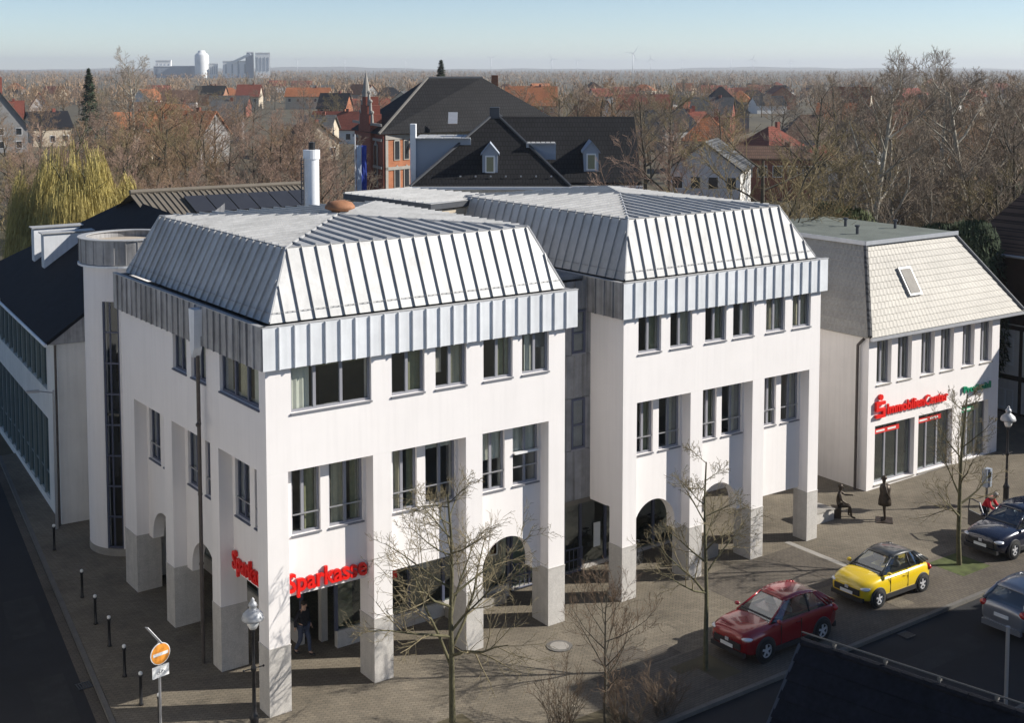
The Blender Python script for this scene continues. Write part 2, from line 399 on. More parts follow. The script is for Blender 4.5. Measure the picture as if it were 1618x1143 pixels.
# ================================================================== the bank
def P3(ax, plane, a, d, z):
    """a along the wall, d inwards from its outer face"""
    return (a, plane+d, z) if ax == 'Y' else (plane+d, a, z)
def abox(mb, ax, plane, a0, a1, d0, d1, z0, z1):
    if ax == 'Y': return mb.box(a0, plane+d0, z0, a1, plane+d1, z1)
    return mb.box(plane+d0, a0, z0, plane+d1, a1, z1)
def wall(name, parent, ax, plane, th, a0, a1, z0, z1, m, holes=(), arches=()):
    """a wall of real thickness with rectangular and round-headed openings"""
    H = list(holes) + [(c-r, c+r, zb, zs+r) for c, r, zs, zb in arches]
    A = sorted({a0, a1} | {min(max(h[i], a0), a1) for h in H for i in (0, 1)}); Z = sorted({z0, z1} | {min(max(h[i], z0), z1) for h in H for i in (2, 3)})
    solid = lambda a, z: a0 < a < a1 and z0 < z < z1 and not any(h[0] < a < h[1] and h[2] < z < h[3] for h in H)
    mb = MB(); q = lambda *p: mb.add([P3(ax, plane, *k) for k in p], [(0, 1, 2, 3)])
    for i in range(len(A)-1):
        for j in range(len(Z)-1):
            l, r, b, t = A[i], A[i+1], Z[j], Z[j+1]; ca, cz = (l+r)/2, (b+t)/2
            if not solid(ca, cz): continue
            q((l,0,b),(r,0,b),(r,0,t),(l,0,t)); q((l,th,b),(l,th,t),(r,th,t),(r,th,b))
            e = 1e-4
            if not solid(l-e, cz): q((l,th,b),(l,0,b),(l,0,t),(l,th,t))
            if not solid(r+e, cz): q((r,0,b),(r,th,b),(r,th,t),(r,0,t))
            if not solid(ca, b-e): q((l,0,b),(l,th,b),(r,th,b),(r,0,b))
            if not solid(ca, t+e): q((l,0,t),(r,0,t),(r,th,t),(l,th,t))
    for c, r, zs, zb in arches:
        n = 20
        for i in range(n):
            t0, t1 = math.pi*i/n, math.pi*(i+1)/n
            p0, p1 = (c+r*math.cos(t0), zs+r*math.sin(t0)), (c+r*math.cos(t1), zs+r*math.sin(t1))
            zt = zs+r
            q((p1[0],0,p1[1]),(p0[0],0,p0[1]),(p0[0],0,zt),(p1[0],0,zt)); q((p1[0],th,p1[1]),(p1[0],th,zt),(p0[0],th,zt),(p0[0],th,p0[1]))
            q((p0[0],0,p0[1]),(p1[0],0,p1[1]),(p1[0],th,p1[1]),(p0[0],th,p0[1]))
    return mb.build(name, m, parent)
def window(parent, ax, plane, a0, a1, z0, z1, panes=2, set_in=.14, fr='frame', sill=True, split=None, curtain=None, trans=None, g='glass', name='window', fw=.07, rail=None, back=True):
    """window > frame, mullion, pane, sill, curtain"""
    f = MB(); d0, d1 = set_in, set_in+.08
    abox(f, ax, plane, a0, a0+fw, d0, d1, z0, z1); abox(f, ax, plane, a1-fw, a1, d0, d1, z0, z1)
    abox(f, ax, plane, a0+fw, a1-fw, d0, d1, z0, z0+fw); abox(f, ax, plane, a0+fw, a1-fw, d0, d1, z1-fw, z1)
    w = f.build(name, MT[fr], parent)
    xs = [a0+fw] + ([a0+fw+(a1-a0-2*fw)*s for s in split] if split else [a0+fw+(a1-a0-2*fw)*i/panes for i in range(1, panes)]) + [a1-fw]
    for x in xs[1:-1]:
        m = MB(); abox(m, ax, plane, x-.045, x+.045, d0-.01, d1-.01, z0+fw, z1-fw); m.build('mullion', MT[fr], w)
    if trans:
        m = MB(); abox(m, ax, plane, a0+fw, a1-fw, d0+.004, d1-.004, trans-.03, trans+.03); m.build('transom', MT[fr], w)
    for i in range(len(xs)-1):
        l = xs[i] + (.045 if i else 0); r = xs[i+1] - (.045 if i < len(xs)-2 else 0)
        m = MB(); abox(m, ax, plane, l, r, d0+.035, d0+.047, z0+fw, z1-fw); m.build('pane', MT[g], w)
    if sill:
        m = MB(); abox(m, ax, plane, a0-.02, a1+.02, -.045, set_in-.002, z0-.05, z0-.002); m.build('sill', MT['sill'] if sill is True else MT[sill], w)
    if curtain:
        for (c0, c1, cz, cm) in curtain:
            m = MB(); L = a1-a0; n = max(2, int((c1-c0)*L/.09)); P = []
            for i in range(n+1):
                a = a0+L*(c0+(c1-c0)*i/n); dd = d1+.04+(.03 if i % 2 else 0)
                P += [P3(ax, plane, a, dd, z0+(z1-z0)*cz), P3(ax, plane, a, dd, z1-.02)]
            m.add(P, [(2*i, 2*i+2, 2*i+3, 2*i+1) for i in range(n)]); m.build('curtain', MT[cm], w)
    if rail:
        m = MB(); abox(m, ax, plane, a0+.02, a1-.02, d0-.06, d0-.03, rail, rail+.04); m.build('guard_rail', MT['grey_metal'], w)
    return w
def clip(poly, k, v, keep_ge):
    out = []
    for i in range(len(poly)):
        a, b = poly[i], poly[(i+1) % len(poly)]
        ia = (a[k] >= v-1e-9) if keep_ge else (a[k] <= v+1e-9); ib = (b[k] >= v-1e-9) if keep_ge else (b[k] <= v+1e-9)
        if ia: out.append(a)
        if ia != ib:
            t = (v-a[k])/(b[k]-a[k]); out.append((a[0]+(b[0]-a[0])*t, a[1]+(b[1]-a[1])*t))
    return out
def seams(parent, poly, sdir, width, m, name='roof_panel', lift=.02, th=.02, rib=.06, rw=.03, nrm=None):
    """standing-seam sheets: each sheet one object with the upstand of its seam"""
    poly = [Vector(p) for p in poly]; o = poly[0]; s = Vector(sdir).normalized()
    n = Vector((0,0,0))
    for i in range(len(poly)): n += (poly[i]-o).cross(poly[(i+1) % len(poly)]-o)
    n.normalize()
    if nrm is not None and n.dot(Vector(nrm)) < 0: n = -n
    t = n.cross(s).normalized()
    q = [((p-o).dot(s), (p-o).dot(t)) for p in poly]
    s0, s1 = min(p[0] for p in q), max(p[0] for p in q); k = max(1, round((s1-s0)/width)); wd = (s1-s0)/k
    W = lambda p, h: o + s*p[0] + t*p[1] + n*h
    for i in range(k):
        a, b = s0+i*wd, s0+(i+1)*wd
        c = clip(clip(q, 0, a, True), 0, b, False)
        c2 = []
        for p in c:
            if not c2 or abs(p[0]-c2[-1][0])+abs(p[1]-c2[-1][1]) > 1e-4: c2.append(p)
        if len(c2) > 2 and abs(c2[0][0]-c2[-1][0])+abs(c2[0][1]-c2[-1][1]) < 1e-4: c2.pop()
        if len(c2) < 3: continue
        mb = MB(); mb.prism([W(p, lift) for p in c2], n*th)
        tt = [p[1] for p in c2 if abs(p[0]-a) < 1e-3]
        if i > 0 and len(tt) > 1 and max(tt)-min(tt) > .05:
            lo_, hi_ = min(tt), max(tt)
            mb.prism([W((a-rw/2, lo_), lift+.002), W((a+rw/2, lo_), lift+.002), W((a+rw/2, hi_), lift+.002), W((a-rw/2, hi_), lift+.002)], n*(th+rib))
        mb.build(name, m, parent)
ZF0, ZF1, ZB, ZA, ZR = 10.06, 11.28, 13.28, 13.50, 7.05
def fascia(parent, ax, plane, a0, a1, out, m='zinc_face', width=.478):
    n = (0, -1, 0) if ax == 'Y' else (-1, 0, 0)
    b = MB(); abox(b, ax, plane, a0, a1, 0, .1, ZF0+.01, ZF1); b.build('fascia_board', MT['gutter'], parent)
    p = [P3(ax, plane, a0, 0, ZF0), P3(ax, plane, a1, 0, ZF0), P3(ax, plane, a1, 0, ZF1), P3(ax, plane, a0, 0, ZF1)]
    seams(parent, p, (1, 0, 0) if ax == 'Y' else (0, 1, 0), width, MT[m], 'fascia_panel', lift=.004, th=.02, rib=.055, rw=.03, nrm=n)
    b = MB(); abox(b, ax, plane, a0-.03, a1+.03, -.035, .12, ZF1+.002, ZF1+.03); b.build('fascia_cap', MT['zinc'], parent)
def mansard(parent, e, b, apex, width=.478, back=True):
    """e: eaves rectangle, b: rectangle at the break; low pyramid above"""
    (x0, y0, x1, y1), (X0, Y0, X1, Y1) = e, b
    z0 = ZF1+.03; E = [Vector(p) for p in ((x0,y0,z0),(x1,y0,z0),(x1,y1,z0),(x0,y1,z0))]; B = [Vector(p) for p in ((X0,Y0,ZB),(X1,Y0,ZB),(X1,Y1,ZB),(X0,Y1,ZB))]; Ap = Vector(apex)
    d = MB(); d.add(E+B+[Ap], [(0,1,5,4),(1,2,6,5),(2,3,7,6),(3,0,4,7),(4,5,8),(5,6,8),(6,7,8),(7,4,8),(3,2,1,0)])
    d.build('roof_deck', MT['zinc_dark'], parent)
    g = MB(); w_ = .34
    g.box(x0-w_, y0-w_, ZF1-.06, x1+w_, y0, ZF1-.03); g.box(x0-w_, y0, ZF1-.06, x0, y1+w_, ZF1-.03); g.box(x1, y0, ZF1-.06, x1+w_, y1+w_, ZF1-.03); g.box(x0, y1, ZF1-.06, x1, y1+w_, ZF1-.03)
    g.build('gutter', MT['gutter'], parent)
    dirs = [(1,0,0),(0,1,0),(1,0,0),(0,1,0)]
    for i in range(4):
        j = (i+1) % 4
        seams(parent, [E[i], E[j], B[j], B[i]], dirs[i], width, MT['zinc'], nrm=((E[i]+E[j])/2-Vector(((x0+x1)/2, (y0+y1)/2, z0))))
        seams(parent, [B[i], B[j], Ap], dirs[i], width, MT['zinc'], nrm=(0, 0, 1))
    for i in range(4):
        h = MB(); h.tube(E[i]+Vector((0,0,.05)), B[i]+Vector((0,0,.05)), .045, .045, 6); h.tube(B[i]+Vector((0,0,.04)), Ap+Vector((0,0,.04)), .045, .045, 6); h.build('hip_cap', MT['zinc'], parent)
    # snow guard just above the eaves on the two seen slopes
    for i in (0, 3):
        j = (i+1) % 4; s = MB(); f = .13
        a = E[i].lerp(B[i], f); c = E[j].lerp(B[j], f); nn = Vector((0,-.9,.43)) if i == 0 else Vector((-.9,0,.43))
        n = int((c-a).length/.16)
        s.tube(a+nn*.09, c+nn*.09, .008, .008, 4)
        for k in range(n+1):
            p = a.lerp(c, k/n); s.tube(p+nn*.03, p+nn*.1, .008, .008, 3)
        s.build('snow_guard', MT['zinc_dark'], parent)
def column(parent, x0, y0, x1, y1, ztop, cap):
    g0 = min(gz(x0, y0), gz(x1, y1)); e = .012
    b = MB(); b.box(x0, y0, cap+.03, x1, y1, ztop); c = b.build('column', MT['stucco'], parent)
    s = MB(); s.box(x0-e, y0-e, g0-.05, x1+e, y1+e, cap); s.build('stone_base', MT['stone'], c)
    s = MB(); s.box(x0-e-.012, y0-e-.012, cap+.001, x1+e+.012, y1+e+.012, cap+.029); s.build('base_ledge', MT['stone'], c)
random.seed(4)

# ------------------------------------------------------------------ front pavilion
A = thing('bank_pavilion', 'white bank pavilion with zinc mansard roof on the near street corner, two sides showing', 'building', (0, 0, 0))
UA, VA = 10.6, 11.85
colsA = [(0, .66), (3.42, 4.05), (6.72, 7.34), (9.94, UA)]
colsL = [(0, .66), (3.4, 4.03), (7.2, 7.9), (10.7, VA)]
w3 = [(.78, 3.38, 3), (4.07, 5.22, 2), (5.61, 6.74, 2), (7.38, 8.5, 2), (8.87, 9.94, 2)]
wall('front_wall', A, 'Y', 0, .44, 0, UA, ZR, 10.9, MT['stucco'], [(a, b, 8.72, 10.4) for a, b, n in w3])
w3l = [(.42, 3.2, 3), (4.25, 5.42, 2), (5.8, 6.95, 2)]
wall('side_wall', A, 'X', 0, .44, .441, VA, ZR, 10.9, MT['stucco'], [(a, b, 8.84, 10.4) for a, b, n in w3l])
cur3 = [[(.03, .26, .02, 'blind'), (.3, .97, .78, 'curtain_green')], [(.62, .97, .02, 'curtain_green')], [(.1, .3, .3, 'shutter'), (.55, .95, .02, 'curtain')], [(.58, .8, .02, 'curtain_green'), (.84, .97, .02, 'curtain')], [(.22, .48, .02, 'blind'), (.55, .97, .5, 'shutter')]]
for (a, b, n), cu in zip(w3, cur3):
    window(A, 'Y', 0, a, b, 8.72, 10.25, n, .1, split=(.29, .64) if n == 3 else (.5,), curtain=cu, fr='frame')
for (a, b, n), cu in zip(w3l, ([(.05, .3, .02, 'blind'), (.4, .62, .02, 'curtain')], [(.4, .9, .02, 'blind')], [(.3, .8, .3, 'blind')])):
    window(A, 'X', 0, a, b, 8.84, 10.25, n, .1, curtain=cu, fr='frame_blue', sill='frame_blue')  # shade put into the frame and sill colour; front frames are grey
for i, (a, b) in enumerate(colsA):
    column(A, a, .0015 if i else 0.0, b, .66 if i == 0 else .86, ZR-.002, 1.97+.012*a)
for i, (a, b) in enumerate(colsL[1:]):
    column(A, .0015, a, .86, b, ZR-.002, 2.0+.012*a)
baysA = [(colsA[i][1], colsA[i+1][0]) for i in range(3)]
win2 = [(.97, 1.9, 2.18, 3.32), (4.34, 5.2, 5.5, 6.62), (7.63, 8.5, 8.82, 9.86)]
for k, ((a, b), (p, q, r, s_)) in enumerate(zip(baysA, win2)):
    arch = [(8.62, 1.0, 2.35, -1)] if k == 2 else []
    zb = 2.08 if k == 2 else 3.2
    if arch: arch = [(8.62, 1.0, 2.35, zb)]
    wall('recess_wall', A, 'Y', .445, .4, a, b, zb, 8.0, MT['stucco'], [(p, q, 4.98, 7.2), (r, s_, 4.98, 7.2)], arch)
    for h, (x, y) in enumerate(((p, q), (r, s_))):
        window(A, 'Y', .445, x, y, 4.98, 7.12, 2, .09, fr='frame', curtain=[[(.55, .9, .02, 'curtain_green')], [(.15, .5, .02, 'curtain'), (.7, .95, .02, 'curtain_green')], [(.0, 1., .45 if k == 2 else .8, 'blind')]][(k+h) % 3 if k < 2 else 2], rail=5.55, split=(.4,) if h == 0 else (.5,))
# the awning sash of the last bay, tilted out
t = MB(); t.box(8.86, .36, 6.02, 9.84, .5, 6.08); t.build('sash_rail', MT['frame_white'], A)
b = MB(); b.box(1.2, VA+.01, .2, 10.2, 18.6, 10.3); b.box(3.5, 18.5, .2, 10.2, 20, 9); b.build('rear_link', MT['stucco'], A)
baysL = [(colsL[i][1], colsL[i+1][0]) for i in range(3)]
for k, ((a, b), (p, q, r, s_)) in enumerate(zip(baysL, [(.9, 1.8, 2.15, 3.2), (4.4, 5.5, 5.85, 6.95), (8.1, 9.1, 9.42, 10.45)])):
    zb = 3.15 if k == 0 else 2.0+.012*a
    arch = [] if k == 0 else [((a+b)/2+(.15 if k == 1 else 0), 1.0, 2.25, zb)]
    if k == 0: a = .862
    wall('recess_wall', A, 'X', .445, .4, a, b, zb, 8.0, MT['stucco'], [(p, q, 4.95, 7.2), (r, s_, 4.95, 7.2)], arch)
    for h, (x, y) in enumerate(((p, q), (r, s_))):
        window(A, 'X', .445, x, y, 4.95, 7.12, 2, .09, fr='frame_blue', sill='frame_blue', curtain=[(.1, .45, .02, 'curtain')] if h else [(.5, .9, .02, 'curtain_green')], rail=5.5)  # same shade-tinted frames and sills as the side windows above
# hidden walls, floors and the arcade behind the columns
wall('end_wall', A, 'X', UA-.3, .3, .45, VA, 3.4, 10.9, MT['stucco'])
wall('end_wall', A, 'Y', VA-.3, .3, .441, UA-.3, .2, 10.9, MT['stucco'])
for z in (3.42, 7.25, 10.55):
    b = MB(); b.box(.86, .86, z, UA-.31, VA-.31, z+.25); b.build('floor_slab', MT['interior_light'], A)
b = MB(); b.box(.86, .86, 3.3, UA-.31, VA-.31, 3.4); b.build('arcade_ceiling', MT['stucco_cream'], A)
for z0, z1 in ((3.7, 7.24), (7.52, 10.54)):
    b = MB(); b.box(3.4, 3.4, z0, 9, 11, z1); b.build('office_partition', MT['interior_light'], A)
# shop front set back in the arcade
def shopfront(parent, ax, plane, a0, a1, n, posters=(), zb=0., ztop=3.29, plinth=.5):
    w = MB(); abox(w, ax, plane, a0, a1, 0, .2, zb-.1, zb+plinth); f = w.build('shop_front', MT['stone'], parent)
    L = (a1-a0)/n
    for i in range(n+1):
        x = a0+i*L; m = MB(); abox(m, ax, plane, x-.05, x+.05, .04, .14, zb+plinth+.001, ztop); m.build('mullion', MT['frame_blue'], f)
    for i in range(n):
        m = MB(); abox(m, ax, plane, a0+i*L+.05, a0+(i+1)*L-.05, .085, .1, zb+plinth+.001, ztop); m.build('pane', MT['glass_shop'], f)
    for (x0, x1, z0, z1, c) in posters:
        m = MB(); abox(m, ax, plane, x0, x1, .0, .03, z0, z1); m.build('poster', MT[c], f)
    return f
shopfront(A, 'Y', 2.7, 3.6, UA-.31, 5, [(5.35, 5.8, 1.9, 3.0, 'poster_red'), (9.35, 9.8, 1.8, 2.85, 'poster_white'), (9.5, 9.75, 1.85, 2.35, 'poster_red')], zb=.15)
shopfront(A, 'X', 2.7, 3.6, VA-.31, 5, [], zb=.15)
b = MB(); b.box(3.4, 3.4, .1, 3.62, 3.62, 3.29); b.build('arcade_post', MT['stone'], A)
b = MB(); b.box(3.75, 3.0, .2, 4.3, 3.06, 2.9); b.build('poster_panel', MT['curtain_green'], A)
b = MB(); b.box(3.7, 2.98, 2.93, 4.5, 3.06, 3.12); b.build('poster_panel', MT['poster_red'], A)
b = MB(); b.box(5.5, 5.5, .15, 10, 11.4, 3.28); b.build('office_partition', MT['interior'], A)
b = MB(); b.box(7.6, 2.3, .05, 9.9, 2.65, .5); b.build('arcade_plinth', MT['strip'], A)
b = MB(); b.box(3.4, 3.4, .03, UA-.3, VA-.3, .1); b.build('ground_floor', MT['interior'], A)
# fascia, roof
fascia(A, 'Y', -.13, -.13, 11.0, 0); fascia(A, 'X', -.13, -.11, 12.1, 0, m='zinc_mottled')
b = MB(); b.box(UA-.02, 0, ZF0+.005, 10.97, 12.0, ZF1); b.build('fascia_board', MT['zinc_dark'], A)
b = MB(); b.box(-.02, -.02, ZF0-.03, 10.96, .0, ZF0+.004); b.build('fascia_soffit', MT['zinc_face'], A)
mansard(A, (.24, .2, 10.7, 11.8), (1.2, 1.05, 9.85, 11.0), (5.5, 6.0, ZA))
# downpipe with hopper on the side wall
px = 4.28
h = MB(); h.prism([(-.16, px-.22, 11.2), (-.16, px+.22, 11.2), (-.16, px+.16, 10.0), (-.16, px, 9.7), (-.16, px-.16, 10.0)], (-.26, 0, 0)); hp = h.build('rain_hopper', MT['zinc_face'], A)
h = MB(); h.tube((-.24, px, 9.75), (-.24, px, .05), .06, .06, 10); dp = h.build('downpipe', MT['downpipe'], A)
h = MB()
for z in (1.0, 3.2, 5.4, 7.6): h.tube((-.24, px, z), (-.24, px, z+.06), .072, .072, 10)
h.build('pipe_bracket', MT['downpipe'], dp)
h = MB(); h.tube((-.24, px, 7.72), (-.42, px-.35, 7.72), .035, .035, 6); h.ball((-.44, px-.4, 7.72), .07, n=8, m=5); h.build('wall_camera', MT['downpipe'], A)

# ------------------------------------------------------------------ second pavilion
Bp = thing('bank_pavilion', 'white bank pavilion with zinc mansard roof and round arches, in the middle of the street', 'building', (18, 0, .3))
UB0, UB1 = 13.1, 22.9
colsB = [(UB0, 13.72), (16.22, 16.81), (19.31, 19.92), (22.34, UB1)]
w3b = [(13.76, 14.8), (15.22, 16.25), (16.88, 17.92), (18.26, 19.32), (19.95, 20.96), (21.36, 22.35)]
wall('front_wall', Bp, 'Y', 0, .44, UB0, UB1, ZR+.03, 10.9, MT['stucco'], [(a, b, 8.76, 10.4) for a, b in w3b])
for k, (a, b) in enumerate(w3b):
    window(Bp, 'Y', 0, a, b, 8.76, 10.25, 2, .1, split=(.47,), curtain=[[(.6, .92, .02, 'curtain_green')], [(.55, .95, .02, 'curtain')], [(.5, .95, .02, 'curtain_green')], [(.6, .95, .02, 'curtain')], [(.1, .95, .02, 'curtain')], [(.05, .95, .02, 'curtain')]][k])
wall('side_wall', Bp, 'X', UB0+.003, .4, .441, 2.2, 3.4, 10.9, MT['stucco'])
wall('side_wall', Bp, 'X', UB1-.4, .4, .441, 12, ZR, 10.9, MT['stucco'])
wall('side_wall', Bp, 'X', UB1-.4, .4, 1.2, 12, 3.3, ZR-.001, MT['stucco'])
for i, (a, b) in enumerate(colsB):
    column(Bp, a, .0015, b, .68 if i in (0, 3) else .86, ZR+.028, 2.1+.02*(a-UB0))
win2b = [(14.1, 14.85, 15.12, 16.12), (17.22, 17.92, 18.18, 19.22), (20.36, 21.02, 21.28, 22.26)]
for k, ((a, b), (p, q, r, s_)) in enumerate(zip([(colsB[i][1], colsB[i+1][0]) for i in range(3)], win2b)):
    zb = 2.1+.02*(a-UB0) if k < 2 else 2.42
    wall('recess_wall', Bp, 'Y', .445, .4, a, b, zb, 8.0, MT['stucco'], [(p, q, 5.08, 7.2), (r, s_, 5.08, 7.2)], [(p+r-.5*(p+r)+.35, .95, 2.42, zb)] if k < 2 else [])
    for h, (x, y) in enumerate(((p, q), (r, s_))):
        window(Bp, 'Y', .445, x, y, 5.08, 7.12, 2, .09, curtain=[(.5, .95, .02, 'curtain_green')] if h == 0 else [(.55, .8, .02, 'curtain')], rail=5.65, split=(.4,) if h == 0 else (.5,))
for z in (3.5, 7.3, 10.55):
    b = MB(); b.box(UB0+.41, .86, z, UB1-.41, 11.6, z+.25); b.build('floor_slab', MT['interior_light'], Bp)
b = MB(); b.box(UB0+.01, .86, 3.38, UB1-.01, 11.6, 3.48); b.build('arcade_ceiling', MT['stucco_cream'], Bp)
for z0, z1 in ((3.8, 7.29), (7.6, 10.54)):
    b = MB(); b.box(15.5, 3.4, z0, 21, 11, z1); b.build('office_partition', MT['interior_light'], Bp)
wall('end_wall', Bp, 'Y', 11.7, .3, UB0, UB1-.41, .2, 10.9, MT['stucco'])
shopfront(Bp, 'Y', 3.0, UB0+.6, 19.6, 5, [(14.3, 14.6, 1.0, 1.9, 'poster_white')], zb=.32, plinth=.12, ztop=3.37)
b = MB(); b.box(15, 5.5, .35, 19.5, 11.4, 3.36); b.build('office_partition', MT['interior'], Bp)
b = MB(); b.box(19.62, 3.0, .3, 19.85, 11.5, 3.37); b.build('end_wall', MT['stucco'], Bp)
b = MB(); b.box(16.9, .95, .3, 18.6, 1.25, .8); b.build('arcade_plinth', MT['strip'], Bp)
fascia(Bp, 'Y', -.13, 12.97, 23.1, 0); fascia(Bp, 'X', 12.97, -.11, 12.1, 0, m='zinc_mottled')
b = MB(); b.box(UB1-.02, 0, ZF0+.005, 23.07, 12.0, ZF1); b.build('fascia_board', MT['zinc_dark'], Bp)
b = MB(); b.box(12.99, -.02, ZF0-.03, 23.06, .0, ZF0+.004); b.build('fascia_soffit', MT['zinc_face'], Bp)
mansard(Bp, (13.3, .2, 22.75, 11.8), (13.95, .8, 21.35, 10.9), (17.9, 5.9, ZA+.04))

# ------------------------------------------------------------------ recessed link between the pavilions
Lk = thing('link_building', 'narrow zinc-clad link with glazed ground floor between the two white pavilions', 'building', (11.8, 1.7, .25))
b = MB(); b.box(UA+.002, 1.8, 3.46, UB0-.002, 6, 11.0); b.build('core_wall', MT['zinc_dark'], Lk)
for z0, z1, k in ((3.46, 5.25, 1), (5.25, 7.1, 0), (7.1, 8.62, 1), (8.62, 10.2, 0), (10.2, 11.2, 1)):
    ua, ub = on_y(903, 545, 1.76).x, on_y(924, 545, 1.76).x
    rects = [(UA+.003, UB0-.003)] if k else [(UA+.003, ua), (ub, UB0-.003)]
    for (x0, x1) in rects:
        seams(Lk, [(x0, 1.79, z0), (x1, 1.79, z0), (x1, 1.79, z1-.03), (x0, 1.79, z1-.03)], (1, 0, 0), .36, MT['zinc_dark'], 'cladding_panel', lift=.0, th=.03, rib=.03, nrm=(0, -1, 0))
    if not k: window(Lk, 'Y', 1.76, ua, ub, z0+.03, z1-.05, 1, -.04, fr='frame_blue', sill='frame', trans=(z0+z1)/2-.05, g='glass')
b = MB(); b.box(UA-.1, 1.75, 3.3, UB0+.1, 3.2, 3.45); b.build('soffit', MT['interior_light'], Lk)
gl = shopfront(Lk, 'Y', 2.95, UA+.0, UB0+.58, 4, [], zb=.24, plinth=.1, ztop=3.29)
rl = MB()
for x in [UA+.05+.2*i for i in range(16)]: rl.tube((x, 2.86, .3), (x, 2.86, 1.2), .016, .016, 5)
for z in (.34, .78, 1.2): rl.tube((UA+.02, 2.86, z), (UB0+.55, 2.86, z), .028, .028, 6)
rl.build('railing', MT['frame_blue'], Lk)
b = MB(); b.box(UA, 3.5, .15, UB0+.3, 3.6, 3.29); b.build('glow_backing', MT['interior_glow'], Lk)  # added pale panel; its colour stands in for interior light
b = MB(); b.box(UA+.003, 2.0, 11.2, UB0-.003, 12, 11.3); b.build('roof_deck', MT['zinc_dark'], Lk)

# ------------------------------------------------------------------ raised letters
def lettering(name, label, text, size, origin, xdir, normal, m, depth=.07, bold=.012, width=None, cat='sign'):
    cu = bpy.data.curves.new(name, 'FONT'); cu.body = text; cu.size = 1.0; cu.extrude = 0.0; cu.offset = bold; cu.resolution_u = 3
    to = bpy.data.objects.new(name+'_src', cu); COL.objects.link(to)
    dg = bpy.context.evaluated_depsgraph_get(); dg.update()
    me = bpy.data.meshes.new_from_object(to.evaluated_get(dg)); bpy.data.objects.remove(to)
    bm = bmesh.new(); bm.from_mesh(me); bmesh.ops.remove_doubles(bm, verts=bm.verts, dist=1e-4)
    seen = set(); comps = []
    for v in bm.verts:
        if v in seen: continue
        st = [v]; seen.add(v); cp = []
        while st:
            q = st.pop(); cp.append(q)
            for e in q.link_edges:
                o = e.other_vert(q)
                if o not in seen: seen.add(o); st.append(o)
        comps.append(cp)
    iv = sorted(([min(v.co.x for v in c), max(v.co.x for v in c), [c]] for c in comps), key=lambda k: k[0]); mer = []
    for k in iv:
        if mer and k[0] < mer[-1][1]-.02: mer[-1][1] = max(mer[-1][1], k[1]); mer[-1][2] += k[2]
        else: mer.append(k)
    x0, x1 = iv[0][0], max(k[1] for k in iv)
    sx = (width/(x1-x0)) if width else size
    xd = Vector(xdir).normalized(); nn = Vector(normal).normalized(); O = Vector(origin)
    t = thing(name, label, cat, O)
    for lo_, hi_, cs in mer:
        vs_ = {v for c in cs for v in c}; fs = {f for v in vs_ for f in v.link_faces}
        idx = {}; mb = MB()
        for v in vs_:
            idx[v] = len(mb.v); mb.v.append(tuple(O + xd*((v.co.x-x0)*sx) + Vector((0,0,1))*(v.co.y*size) + nn*depth))
        nv = len(mb.v)
        for i in range(nv): mb.v.append(tuple(Vector(mb.v[i]) - nn*depth))
        for f in fs: mb.f.append(tuple(idx[v] for v in f.verts))
        for f in fs:
            for e in f.edges:
                if len(e.link_faces) == 1:
                    a, b = [idx[v] for v in e.verts]; mb.f.append((a, b, b+nv, a+nv))
        mb.build('letter', m, t)
    bm.free(); bpy.data.meshes.remove(me)
    return t
lettering('sign_lettering', 'red raised lettering above the entrance on the sunlit front of the corner pavilion', 'Sparkasse', .78, (.76, .425, 3.34), (1, 0, 0), (0, -1, 0), MT['letters'], .09, .02, 2.62)
lettering('sign_lettering', 'red raised lettering on the shaded side of the corner pavilion behind the lamp', 'Sparkasse', .78, (.425, 3.32, 3.3), (0, -1, 0), (-1, 0, 0), MT['letters'], .09, .02, 2.62)
# ================================================================== round stair tower
TX, TY, TR = 1.6, 15.6, 1.62
T = thing('stair_tower', 'round white stair tower with zinc parapet and a vertical glazed slot', 'tower', (TX, TY, gz(TX, TY)))
toC = math.atan2(CAM.y-TY, CAM.x-TX)                 # direction of the viewer from the tower
g0, g1 = toC - rad(36), toC - rad(13)                # slot (clockwise seen from above = left in view)
b = MB(); n = 72; zs = [.1, 9.85, 11.2]
def arc(a): return Vector((math.cos(a), math.sin(a), 0))
def cyl(mb, r, z0, z1, a0, a1, n, inner=None):
    for i in range(n):
        p, q = arc(a0+(a1-a0)*i/n), arc(a0+(a1-a0)*(i+1)/n)
        c0, c1 = Vector((TX, TY, z0)), Vector((TX, TY, z1))
        mb.add([c0+p*r, c0+q*r, c1+q*r, c1+p*r], [(0,1,2,3)])
        if inner: mb.add([c0+p*inner, c1+p*inner, c1+q*inner, c0+q*inner], [(0,1,2,3)]); mb.add([c1+p*r, c1+q*r, c1+q*inner, c1+p*inner], [(0,1,2,3)]); mb.add([c0+p*r, c0+p*inner, c0+q*inner, c0+q*r], [(0,1,2,3)])
cyl(b, TR, .45, 9.85, g1, g0+2*math.pi, 66, TR-.25); cyl(b, TR, 9.851, 11.2, 0, 2*math.pi, 72, TR-.25)
for a in (g0, g1):
    p = arc(a); b.add([Vector((TX,TY,.45))+p*TR, Vector((TX,TY,.45))+p*(TR-.25), Vector((TX,TY,9.85))+p*(TR-.25), Vector((TX,TY,9.85))+p*TR], [(0,1,2,3)])
b.build('wall', MT['stucco'], T, smooth=False)
b = MB(); cyl(b, TR+.02, .0, .45, 0, 2*math.pi, 72, TR-.2); b.build('plinth', MT['strip'], T)
zi = 0
